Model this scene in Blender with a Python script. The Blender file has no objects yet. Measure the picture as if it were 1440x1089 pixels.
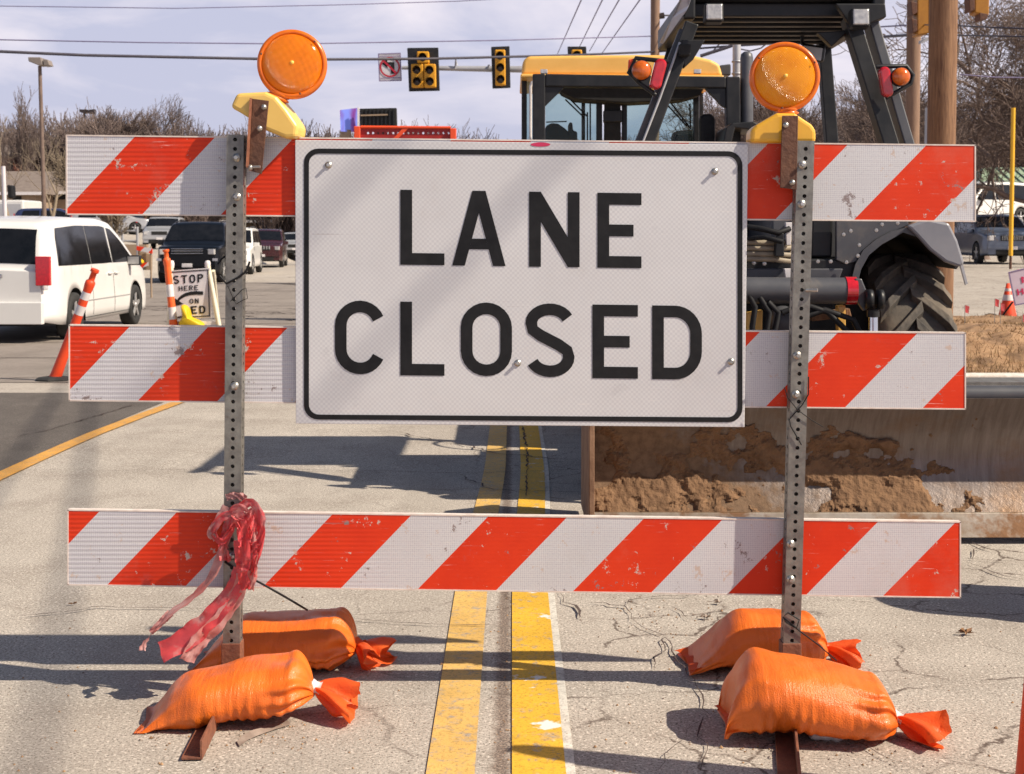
import bpy, math, random
import numpy as np
from mathutils import Vector, Matrix, Euler, noise
random.seed(7); np.random.seed(7)
R = math.radians
# ------------------------------------------------------------------ camera, sky, sun
F, CX, CY0, PITCH, H = 2000.0, 720.0, 435.0, R(3.0), 1.275     # measured in the photograph's 1440 x 1089 pixels
scene = bpy.context.scene
col = scene.collection
cam_d = bpy.data.cameras.new('camera'); cam = bpy.data.objects.new('camera', cam_d); col.objects.link(cam)
cam.location = (0, 0, H); cam.rotation_euler = (R(90) - PITCH, 0, 0)
cam_d.sensor_width = 36; cam_d.lens = 36 * F / 1440; cam_d.shift_y = -(544.5 - CY0) / 1440
cam_d.clip_start = .05; cam_d.clip_end = 3000
cam_d.dof.use_dof = True; cam_d.dof.focus_distance = 4.3; cam_d.dof.aperture_fstop = 13
scene.camera = cam
SUN = Vector((1.05, -.36, 1.0)).normalized()                   # direction towards the sun
elev = math.asin(SUN.z); azim = math.atan2(SUN.x, SUN.y)
world = bpy.data.worlds.new('World'); scene.world = world; world.use_nodes = True
wn, wl = world.node_tree.nodes, world.node_tree.links
wn.clear()
out = wn.new('ShaderNodeOutputWorld'); bg = wn.new('ShaderNodeBackground'); sky = wn.new('ShaderNodeTexSky')
sky.sky_type = 'NISHITA'; sky.sun_disc = False; sky.sun_elevation = elev; sky.sun_rotation = azim
sky.air_density = 1.0; sky.dust_density = 2.0; sky.ozone_density = 2.0
tc = wn.new('ShaderNodeTexCoord'); mp = wn.new('ShaderNodeMapping'); mp.inputs['Scale'].default_value = (1.6, 1.6, 6.5)
nz = wn.new('ShaderNodeTexNoise'); nz.inputs['Scale'].default_value = 3.0; nz.inputs['Detail'].default_value = 7; nz.inputs['Roughness'].default_value = .55
nz.inputs['Distortion'].default_value = .5
cr = wn.new('ShaderNodeValToRGB'); cr.color_ramp.elements[0].position = .42; cr.color_ramp.elements[1].position = .72
mx = wn.new('ShaderNodeMixRGB'); mx.inputs[2].default_value = (12.6, 11.6, 12.2, 1)
ov = wn.new('ShaderNodeMixRGB'); ov.inputs[2].default_value = (7.7, 7.8, 10.0, 1)   # thin high overcast
wl.new(tc.outputs['Generated'], mp.inputs[0]); wl.new(mp.outputs[0], nz.inputs['Vector']); wl.new(nz.outputs['Fac'], cr.inputs[0])
sz = wn.new('ShaderNodeSeparateXYZ'); wl.new(tc.outputs['Generated'], sz.inputs[0])     # the cloud veil lies low over the horizon, the zenith is clear
mr = wn.new('ShaderNodeMapRange'); mr.interpolation_type = 'SMOOTHSTEP'; mr.inputs['From Min'].default_value = .20; mr.inputs['From Max'].default_value = .42; mr.inputs['To Min'].default_value = .88; mr.inputs['To Max'].default_value = 0
wl.new(sz.outputs[2], mr.inputs['Value']); wl.new(mr.outputs[0], ov.inputs[0])
mm = wn.new('ShaderNodeMath'); mm.operation = 'MULTIPLY'; wl.new(cr.outputs[0], mm.inputs[0]); wl.new(mr.outputs[0], mm.inputs[1])
wl.new(sky.outputs[0], ov.inputs[1]); wl.new(ov.outputs[0], mx.inputs[1]); wl.new(mm.outputs[0], mx.inputs[0])
wl.new(mx.outputs[0], bg.inputs[0]); wl.new(bg.outputs[0], out.inputs[0])
bg.inputs[1].default_value = .06
sd = bpy.data.lights.new('sun', 'SUN'); sd.energy = 5.0; sd.angle = R(.55); sd.color = (1, .885, .72)
so = bpy.data.objects.new('sun', sd); col.objects.link(so); so.rotation_euler = SUN.to_track_quat('Z', 'Y').to_euler()
so.location = (20, -8, 20)
scene.view_settings.view_transform = 'Standard'; scene.view_settings.look = 'None'
scene.view_settings.gamma = 1; scene.view_settings.use_curve_mapping = False; scene.view_settings.exposure = 0.44
scene.cycles.max_bounces = 6; scene.cycles.diffuse_bounces = 3; scene.cycles.glossy_bounces = 3
scene.cycles.transparent_max_bounces = 12; scene.cycles.caustics_reflective = False; scene.cycles.caustics_refractive = False
# ------------------------------------------------------------------ helpers
def at(px, py, Y):                       # point at distance Y seen at a pixel of the photograph
    dx = (px - CX) / F; dy = (CY0 - py) / F
    d = Vector((dx, math.cos(PITCH) + dy * math.sin(PITCH), dy * math.cos(PITCH) - math.sin(PITCH)))
    return Vector((0, 0, H)) + d * (Y / d.y)
def sstep(a, b, x):
    t = min(1, max(0, (x - a) / (b - a))); return t * t * (3 - 2 * t)
def gz(x, y):                            # height of the road
    z = -.24 * sstep(7, 22, y)
    z += .50 * sstep(4, 15, x) * sstep(18, 42, y)
    if x < -12: z += .75 * sstep(50, 56, y) * sstep(12.5, 14, -x) + .9 * sstep(20, 27, -x) * sstep(62, 88, y)
    return z
def gpt(px, py, lift=0):                 # road point seen at a pixel
    lo, hi = 1.5, 200.0
    for _ in range(50):
        m = (lo + hi) / 2; p = at(px, py, m)
        if p.z > gz(p.x, p.y): lo = m
        else: hi = m
    p = at(px, py, lo); return Vector((p.x, p.y, gz(p.x, p.y) + lift))
LOC = {}
class MB:
    def __init__(s): s.v = []; s.f = []; s.m = []; s.sm = []
    def add(s, vs, fs, m=0, smooth=False):
        o = len(s.v); s.v += [tuple(v) for v in vs]
        for f in fs: s.f.append(tuple(i + o for i in f)); s.m.append(m); s.sm.append(smooth)
        return s
    def hexa(s, p, m=0):                 # 8 corners: bottom 4 then top 4
        return s.add(p, [(3, 2, 1, 0), (4, 5, 6, 7), (0, 1, 5, 4), (1, 2, 6, 5), (2, 3, 7, 6), (3, 0, 4, 7)], m)
    def box(s, c, size, rot=None, m=0):
        x, y, z = [k / 2 for k in size]
        P = [Vector(q) for q in ((-x, -y, -z), (x, -y, -z), (x, y, -z), (-x, y, -z), (-x, -y, z), (x, -y, z), (x, y, z), (-x, y, z))]
        if rot is not None:
            M = rot if isinstance(rot, Matrix) else Euler(rot).to_matrix()
            P = [M @ q for q in P]
        return s.hexa([q + Vector(c) for q in P], m)
    def prism(s, pts, off, m=0):         # planar outline pushed along off
        n = len(pts); pts = [Vector(p) for p in pts]; off = Vector(off)
        nrm = Vector((0, 0, 0))
        for i in range(n): nrm += (pts[i] - pts[0]).cross(pts[(i + 1) % n] - pts[0])
        if nrm.dot(off) > 0: pts.reverse()
        vs = pts + [p + off for p in pts]
        fs = [tuple(range(n)), tuple(range(2 * n - 1, n - 1, -1))] + [((i + 1) % n, i, n + i, n + (i + 1) % n) for i in range(n)]
        return s.add(vs, fs, m)
    def tube(s, pts, r, n=8, m=0, cap=True, smooth=True):
        pts = [Vector(p) for p in pts]; k = len(pts)
        rs = [r] * k if isinstance(r, (int, float)) else list(r)
        vs = []; up = None
        for i in range(k):
            t = (pts[min(i + 1, k - 1)] - pts[max(i - 1, 0)])
            t = t.normalized() if t.length > 1e-9 else Vector((0, 0, 1))
            if up is None:
                up = t.orthogonal().normalized()
            else:
                up = (up - t * up.dot(t)); up = up.normalized() if up.length > 1e-6 else t.orthogonal().normalized()
            b = t.cross(up)
            for j in range(n):
                a = 2 * math.pi * j / n
                vs.append(pts[i] + (up * math.cos(a) + b * math.sin(a)) * rs[i])
        fs = [(i * n + j, i * n + (j + 1) % n, (i + 1) * n + (j + 1) % n, (i + 1) * n + j) for i in range(k - 1) for j in range(n)]
        s.add(vs, fs, m, smooth)
        if cap:
            s.add(vs[:n], [tuple(range(n - 1, -1, -1))], m); s.add(vs[-n:], [tuple(range(n))], m)
        return s
    def lathe(s, prof, o, axis, n=24, m=0, smooth=True):   # prof: (radius, height along axis)
        axis = Vector(axis).normalized(); u = axis.orthogonal().normalized(); w = axis.cross(u); o = Vector(o)
        vs = [o + axis * h + (u * math.cos(2 * math.pi * j / n) + w * math.sin(2 * math.pi * j / n)) * r for r, h in prof for j in range(n)]
        k = len(prof)
        fs = [(i * n + j, i * n + (j + 1) % n, (i + 1) * n + (j + 1) % n, (i + 1) * n + j) for i in range(k - 1) for j in range(n)]
        return s.add(vs, fs, m, smooth)
    def grid(s, P, m=0, smooth=True, closed=False):        # rows of points
        nr, nc = len(P), len(P[0]); vs = [p for r in P for p in r]
        c = nc if closed else nc - 1
        fs = [(i * nc + j, i * nc + (j + 1) % nc, (i + 1) * nc + (j + 1) % nc, (i + 1) * nc + j) for i in range(nr - 1) for j in range(c)]
        return s.add(vs, fs, m, smooth)
    def build(s, name, mats, parent=None, bevel=0, kind=None, label=None, seg=2):
        if not isinstance(mats, (list, tuple)): mats = [mats]
        off = LOC.get(parent, Vector((0, 0, 0))) if parent else Vector((0, 0, 0))
        me = bpy.data.meshes.new(name); me.from_pydata([(v[0] - off.x, v[1] - off.y, v[2] - off.z) for v in s.v], [], s.f)
        for mt in mats: me.materials.append(mt)
        me.polygons.foreach_set('material_index', s.m); me.polygons.foreach_set('use_smooth', s.sm)
        me.update()
        o = bpy.data.objects.new(name, me); col.objects.link(o)
        if parent: o.parent = parent; LOC[o] = off
        if bevel:
            b = o.modifiers.new('bevel', 'BEVEL'); b.width = bevel; b.segments = seg; b.limit_method = 'ANGLE'; b.angle_limit = R(35)
        if kind: o['kind'] = kind
        if label: o['label'] = label
        return o
def base_at(o, loc):                     # move a single-mesh object's origin to its base
    loc = Vector(loc)
    n = len(o.data.vertices); a = np.empty(n * 3); o.data.vertices.foreach_get('co', a); a = a.reshape(-1, 3) - np.array(loc)
    o.data.vertices.foreach_set('co', a.ravel()); o.data.update(); o.location = loc; LOC[o] = loc
def tag(o, label, cat, group=None):
    o['label'] = label; o['category'] = cat
    if group: o['group'] = group
    return o
def thing(name, label, cat, loc, group=None):
    o = bpy.data.objects.new(name, None); col.objects.link(o); o.location = loc; o.empty_display_size = .2
    LOC[o] = Vector(loc); return tag(o, label, cat, group)
def copy_tree(o, parent=None):
    c = o.copy(); col.objects.link(c); c.parent = parent
    for ch in [k for k in bpy.data.objects if k.parent == o]: copy_tree(ch, c)
    return c
# ------------------------------------------------------------------ materials
def nodes(m): m.use_nodes = True; return m.node_tree.nodes, m.node_tree.links
def new(ns, t, **kw):
    n = ns.new(t)
    for k, v in kw.items():
        if k in n.inputs: n.inputs[k].default_value = v
        else: setattr(n, k, v)
    return n
def c4(c): return (c[0], c[1], c[2], 1)
def M(name, c1, c2=None, scale=20, rough=.6, metal=0, bump=0, bscale=None, detail=5, contrast=(.35, .65), coat=0, spec=.5, rvar=0, stretch=None, c3=None, s3=4, t3=(.55, .7), trans=0):
    m = bpy.data.materials.new(name); ns, lk = nodes(m); b = ns['Principled BSDF']
    b.inputs['Roughness'].default_value = rough; b.inputs['Metallic'].default_value = metal
    b.inputs['Specular IOR Level'].default_value = spec
    b.inputs['Coat Weight'].default_value = coat; b.inputs['Coat Roughness'].default_value = .08
    t = new(ns, 'ShaderNodeTexCoord'); vec = t.outputs['Object']
    if stretch:
        mp = new(ns, 'ShaderNodeMapping'); mp.inputs['Scale'].default_value = stretch; lk.new(vec, mp.inputs[0]); vec = mp.outputs[0]
    n = new(ns, 'ShaderNodeTexNoise', Scale=scale, Detail=detail, Roughness=.6); lk.new(vec, n.inputs['Vector'])
    r = new(ns, 'ShaderNodeValToRGB'); r.color_ramp.elements[0].position, r.color_ramp.elements[1].position = contrast
    r.color_ramp.elements[0].color = c4(c1); r.color_ramp.elements[1].color = c4(c2 or c1); lk.new(n.outputs['Fac'], r.inputs[0])
    colr = r.outputs[0]
    if c3:
        n3 = new(ns, 'ShaderNodeTexNoise', Scale=s3, Detail=8, Roughness=.65); lk.new(vec, n3.inputs['Vector'])
        r3 = new(ns, 'ShaderNodeValToRGB'); r3.color_ramp.elements[0].position, r3.color_ramp.elements[1].position = t3; lk.new(n3.outputs['Fac'], r3.inputs[0])
        x = new(ns, 'ShaderNodeMixRGB'); lk.new(r3.outputs[0], x.inputs[0]); lk.new(colr, x.inputs[1]); x.inputs[2].default_value = c4(c3); colr = x.outputs[0]
    lk.new(colr, b.inputs['Base Color'])
    if rvar:
        mr = new(ns, 'ShaderNodeMapRange'); mr.inputs['To Min'].default_value = max(0, rough - rvar); mr.inputs['To Max'].default_value = min(1, rough + rvar)
        lk.new(n.outputs['Fac'], mr.inputs['Value']); lk.new(mr.outputs[0], b.inputs['Roughness'])
    if bump:
        nb = new(ns, 'ShaderNodeTexNoise', Scale=bscale or scale * 3, Detail=6); lk.new(vec, nb.inputs['Vector'])
        bp = new(ns, 'ShaderNodeBump', Strength=bump, Distance=.01); lk.new(nb.outputs['Fac'], bp.inputs['Height']); lk.new(bp.outputs[0], b.inputs['Normal'])
    if name == 'orange_bag':               # tight pleats running across the bag, and its woven grain
        mq = new(ns, 'ShaderNodeMapping'); mq.inputs['Scale'].default_value = (52, 7, 7); lk.new(t.outputs['Object'], mq.inputs[0])
        b2 = new(ns, 'ShaderNodeBump', Strength=.55, Distance=.007); lk.new(noise_n(ns, lk, mq.outputs[0], 1.0, 4, .6), b2.inputs['Height']); lk.new(bp.outputs[0], b2.inputs['Normal']); lk.new(b2.outputs[0], b.inputs['Normal'])
    if trans:
        tr = new(ns, 'ShaderNodeBsdfTranslucent'); lk.new(colr, tr.inputs[0]); ms = new(ns, 'ShaderNodeMixShader'); ms.inputs[0].default_value = trans
        lk.new(b.outputs[0], ms.inputs[1]); lk.new(tr.outputs[0], ms.inputs[2]); lk.new(ms.outputs[0], ns['Material Output'].inputs[0])
    return m
def glass(name, tint=(.6, .7, .7), alpha=.5, rough=.02):   # window glass: part reflection, part tinted view through
    m = bpy.data.materials.new(name); ns, lk = nodes(m); b = ns['Principled BSDF']
    b.inputs['Base Color'].default_value = c4([k * .12 for k in tint]); b.inputs['Roughness'].default_value = rough; b.inputs['Specular IOR Level'].default_value = .9
    tr = new(ns, 'ShaderNodeBsdfTransparent'); tr.inputs[0].default_value = c4(tint)
    ms = new(ns, 'ShaderNodeMixShader'); ms.inputs[0].default_value = alpha
    lk.new(b.outputs[0], ms.inputs[1]); lk.new(tr.outputs[0], ms.inputs[2]); lk.new(ms.outputs[0], ns['Material Output'].inputs[0]); return m
def math_n(ns, lk, op, a, b=None, clamp=False):
    n = ns.new('ShaderNodeMath'); n.operation = op; n.use_clamp = clamp
    for i, v in enumerate((a, b)):
        if v is None: continue
        if isinstance(v, (int, float)): n.inputs[i].default_value = v
        else: lk.new(v, n.inputs[i])
    return n.outputs[0]
def mixc(ns, lk, fac, a, b):
    n = ns.new('ShaderNodeMixRGB')
    for i, v in enumerate((fac, a, b)):
        if isinstance(v, (int, float)): n.inputs[i].default_value = v
        elif isinstance(v, tuple): n.inputs[i].default_value = c4(v)
        else: lk.new(v, n.inputs[i])
    return n.outputs[0]
def noise_n(ns, lk, vec, scale, detail=5, rough=.6, lo=None, hi=None):
    n = new(ns, 'ShaderNodeTexNoise', Scale=scale, Detail=detail, Roughness=rough); lk.new(vec, n.inputs['Vector'])
    if lo is None: return n.outputs['Fac']
    m = new(ns, 'ShaderNodeMapRange'); m.inputs['From Min'].default_value = lo; m.inputs['From Max'].default_value = hi
    lk.new(n.outputs['Fac'], m.inputs['Value']); return m.outputs[0]

def concrete(name, base, dark, light, seam=False, agg=1.0):
    m = bpy.data.materials.new(name); ns, lk = nodes(m); b = ns['Principled BSDF']; b.inputs['Roughness'].default_value = .88
    b.inputs['Specular IOR Level'].default_value = .3
    v = new(ns, 'ShaderNodeTexCoord').outputs['Object']
    c = mixc(ns, lk, noise_n(ns, lk, v, .55, 6, .6, .35, .7), base, light)
    c = mixc(ns, lk, math_n(ns, lk, 'MULTIPLY', noise_n(ns, lk, v, 2.3, 8, .7, .46, .72), .8), c, dark)
    # aggregate speckle
    g = noise_n(ns, lk, v, 150, 3, .7, .52, .60)
    c = mixc(ns, lk, math_n(ns, lk, 'MULTIPLY', g, min(1, .62 * agg)), c, tuple(k * .33 for k in base))
    g2 = noise_n(ns, lk, v, 95, 2, .6, .56, .66)
    c = mixc(ns, lk, math_n(ns, lk, 'MULTIPLY', g2, .5 * agg), c, tuple(min(.8, k * 1.55) for k in light))
    vo = new(ns, 'ShaderNodeTexVoronoi', Scale=38); lk.new(v, vo.inputs['Vector'])
    sp = math_n(ns, lk, 'MULTIPLY', math_n(ns, lk, 'LESS_THAN', vo.outputs['Distance'], .13), noise_n(ns, lk, v, 5, 4, .6, .46, .58))
    c = mixc(ns, lk, math_n(ns, lk, 'MULTIPLY', sp, .7), c, (.09, .06, .045))
    # tyre grime running along the road
    mp = new(ns, 'ShaderNodeMapping'); mp.inputs['Scale'].default_value = (1.3, .05, 1); lk.new(v, mp.inputs[0])
    c = mixc(ns, lk, math_n(ns, lk, 'MULTIPLY', noise_n(ns, lk, mp.outputs[0], 1.6, 5, .6, .48, .75), .45), c, tuple(k * .62 for k in base))
    if seam:
        sx = new(ns, 'ShaderNodeSeparateXYZ'); lk.new(v, sx.inputs[0])
        w = math_n(ns, lk, 'MULTIPLY', math_n(ns, lk, 'SUBTRACT', noise_n(ns, lk, v, 22, 5, .7), .5), .06)
        d = math_n(ns, lk, 'ABSOLUTE', math_n(ns, lk, 'ADD', math_n(ns, lk, 'SUBTRACT', sx.outputs[0], -.025), w))
        edge = new(ns, 'ShaderNodeMapRange'); edge.inputs['From Min'].default_value = .030; edge.inputs['From Max'].default_value = .010
        lk.new(d, edge.inputs['Value'])
        c = mixc(ns, lk, math_n(ns, lk, 'MULTIPLY', edge.outputs[0], .8), c, mixc(ns, lk, noise_n(ns, lk, v, 160, 2, .6, .42, .60), (.05, .033, .028), (.30, .22, .17)))
    if seam:                               # fine net of cracks, only in patches
        wv = new(ns, 'ShaderNodeTexNoise', Scale=3.5, Detail=6, Roughness=.7); lk.new(v, wv.inputs['Vector'])
        wm = new(ns, 'ShaderNodeMixRGB'); wm.inputs[0].default_value = .16; lk.new(v, wm.inputs[1]); lk.new(wv.outputs['Color'], wm.inputs[2])
        ve = new(ns, 'ShaderNodeTexVoronoi', Scale=2.6); ve.feature = 'DISTANCE_TO_EDGE'; lk.new(wm.outputs[0], ve.inputs['Vector'])
        ck = new(ns, 'ShaderNodeMapRange'); ck.inputs['From Min'].default_value = .017; ck.inputs['From Max'].default_value = .005; lk.new(ve.outputs['Distance'], ck.inputs['Value'])
        pm = math_n(ns, lk, 'MULTIPLY', ck.outputs[0], noise_n(ns, lk, v, 1.3, 6, .75, .44, .54))
        sx2 = new(ns, 'ShaderNodeSeparateXYZ'); lk.new(v, sx2.inputs[0]); near = new(ns, 'ShaderNodeMapRange'); near.inputs['From Min'].default_value = -1.2; near.inputs['From Max'].default_value = .5; lk.new(sx2.outputs[0], near.inputs['Value'])
        c = mixc(ns, lk, math_n(ns, lk, 'MULTIPLY', pm, math_n(ns, lk, 'MULTIPLY', near.outputs[0], .85)), c, (.07, .045, .035))
    lk.new(c, b.inputs['Base Color'])
    bp = new(ns, 'ShaderNodeBump', Strength=.45, Distance=.006); lk.new(noise_n(ns, lk, v, 110, 6, .75), bp.inputs['Height']); lk.new(bp.outputs[0], b.inputs['Normal'])
    return m
def worn_paint(name, paint, under, wear=(.50, .62), sc=22, white=False):
    m = bpy.data.materials.new(name); ns, lk = nodes(m); b = ns['Principled BSDF']; b.inputs['Roughness'].default_value = .65
    v = new(ns, 'ShaderNodeTexCoord').outputs['Object']
    p = mixc(ns, lk, noise_n(ns, lk, v, 3.5, 6, .6, .35, .65), paint, tuple(k * .80 for k in paint))
    p = mixc(ns, lk, math_n(ns, lk, 'MULTIPLY', noise_n(ns, lk, v, 120, 4, .7, .52, .62), .75), p, tuple(k * .45 for k in paint))
    w = math_n(ns, lk, 'MAXIMUM', noise_n(ns, lk, v, sc, 8, .75, *wear), noise_n(ns, lk, v, 2.2, 7, .75, wear[0] + .06, wear[1] + .04))
    c = mixc(ns, lk, w, p, mixc(ns, lk, noise_n(ns, lk, v, 130, 3, .7, .45, .6), under, tuple(k * .5 for k in under)))
    if white:
        c = mixc(ns, lk, noise_n(ns, lk, v, 4.3, 5, .7, .60, .64), c, (.72, .70, .66))
    lk.new(c, b.inputs['Base Color'])
    bp = new(ns, 'ShaderNodeBump', Strength=.35, Distance=.004); lk.new(noise_n(ns, lk, v, 130, 6, .75), bp.inputs['Height']); lk.new(bp.outputs[0], b.inputs['Normal'])
    return m
def sheeting(name, off, slope, ribs=.35, plain=False):   # retroreflective sheeting: stripes in object space, honeycomb cells, scuffs
    m = bpy.data.materials.new(name); ns, lk = nodes(m); b = ns['Principled BSDF']; b.inputs['Roughness'].default_value = .5; b.inputs['Specular IOR Level'].default_value = .3
    v = new(ns, 'ShaderNodeTexCoord').outputs['Object']
    sx = new(ns, 'ShaderNodeSeparateXYZ'); lk.new(v, sx.inputs[0])
    white = mixc(ns, lk, noise_n(ns, lk, v, 3, 6, .6, .3, .7), (.665, .665, .68), (.585, .58, .595))
    hc = new(ns, 'ShaderNodeTexVoronoi', Scale=190); hc.inputs['Randomness'].default_value = .12; lk.new(v, hc.inputs['Vector'])
    cells = new(ns, 'ShaderNodeMapRange'); cells.inputs['From Min'].default_value = .38; cells.inputs['From Max'].default_value = .62; lk.new(hc.outputs['Distance'], cells.inputs['Value'])
    if plain:
        g = new(ns, 'ShaderNodeTexChecker', Scale=150); lk.new(v, g.inputs['Vector'])
        c = mixc(ns, lk, math_n(ns, lk, 'MULTIPLY', g.outputs['Fac'], .22), white, (.30, .28, .36))
    else:
        rb = math_n(ns, lk, 'SINE', math_n(ns, lk, 'MULTIPLY', sx.outputs[2], 2 * math.pi / .0125))
        lf = new(ns, 'ShaderNodeMapRange'); lf.inputs['From Min'].default_value = -.30; lf.inputs['From Max'].default_value = -.55; lf.inputs['To Min'].default_value = .12; lk.new(sx.outputs[0], lf.inputs['Value'])   # the left-hand boards are ribbed more deeply
        rbm = math_n(ns, lk, 'MULTIPLY', math_n(ns, lk, 'MULTIPLY', math_n(ns, lk, 'ADD', rb, 1), .5), lf.outputs[0])
        t = math_n(ns, lk, 'ADD', math_n(ns, lk, 'SUBTRACT', sx.outputs[0], math_n(ns, lk, 'MULTIPLY', sx.outputs[2], slope)), off + 43.7)
        fr = math_n(ns, lk, 'FRACT', math_n(ns, lk, 'DIVIDE', t, .437))
        st = math_n(ns, lk, 'LESS_THAN', fr, .505)
        orange = mixc(ns, lk, noise_n(ns, lk, v, 5, 5, .6, .3, .7), (.74, .046, .008), (.62, .030, .006))
        orange = mixc(ns, lk, math_n(ns, lk, 'MULTIPLY', rbm, .22), orange, (.42, .02, .008))
        w2 = mixc(ns, lk, math_n(ns, lk, 'MULTIPLY', rbm, .30), white, (.50, .46, .54))
        w2 = mixc(ns, lk, math_n(ns, lk, 'MULTIPLY', cells.outputs[0], .62), w2, (.34, .31, .40))
        c = mixc(ns, lk, st, w2, orange)
        # scuffs and torn spots
        tear = noise_n(ns, lk, v, 16, 9, .75, .60, .615)
        c = mixc(ns, lk, tear, c, (.55, .45, .40))
        tear2 = noise_n(ns, lk, v, 9, 9, .8, .61, .618)
        c = mixc(ns, lk, tear2, c, (.25, .20, .20))
    mp = new(ns, 'ShaderNodeMapping'); mp.inputs['Rotation'].default_value = (0, .6, 0); mp.inputs['Scale'].default_value = (2, 1, 40); lk.new(v, mp.inputs[0])
    c = mixc(ns, lk, math_n(ns, lk, 'MULTIPLY', noise_n(ns, lk, mp.outputs[0], 3, 6, .7, .62, .72), .6), c, (.78, .74, .70))
    mp2 = new(ns, 'ShaderNodeMapping'); mp2.inputs['Rotation'].default_value = (0, -.9, 0); mp2.inputs['Scale'].default_value = (1, 1, 60); lk.new(v, mp2.inputs[0])
    c = mixc(ns, lk, math_n(ns, lk, 'MULTIPLY', noise_n(ns, lk, mp2.outputs[0], 2, 6, .7, .65, .69), .45), c, (.30, .24, .25))
    dirt = noise_n(ns, lk, v, 1.7, 8, .7, .55, .85)
    c = mixc(ns, lk, math_n(ns, lk, 'MULTIPLY', dirt, .45), c, (.40, .33, .27))
    sm = noise_n(ns, lk, v, 5.5, 9, .8, .60, .64); c = mixc(ns, lk, math_n(ns, lk, 'MULTIPLY', sm, .10), c, (.22, .19, .22))
    lk.new(c, b.inputs['Base Color'])
    bp = new(ns, 'ShaderNodeBump', Strength=.25, Distance=.002)
    if plain: lk.new(noise_n(ns, lk, v, 6, 4, .6), bp.inputs['Height'])
    else: lk.new(rbm, bp.inputs['Height'])
    lk.new(bp.outputs[0], b.inputs['Normal'])
    return m
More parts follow.
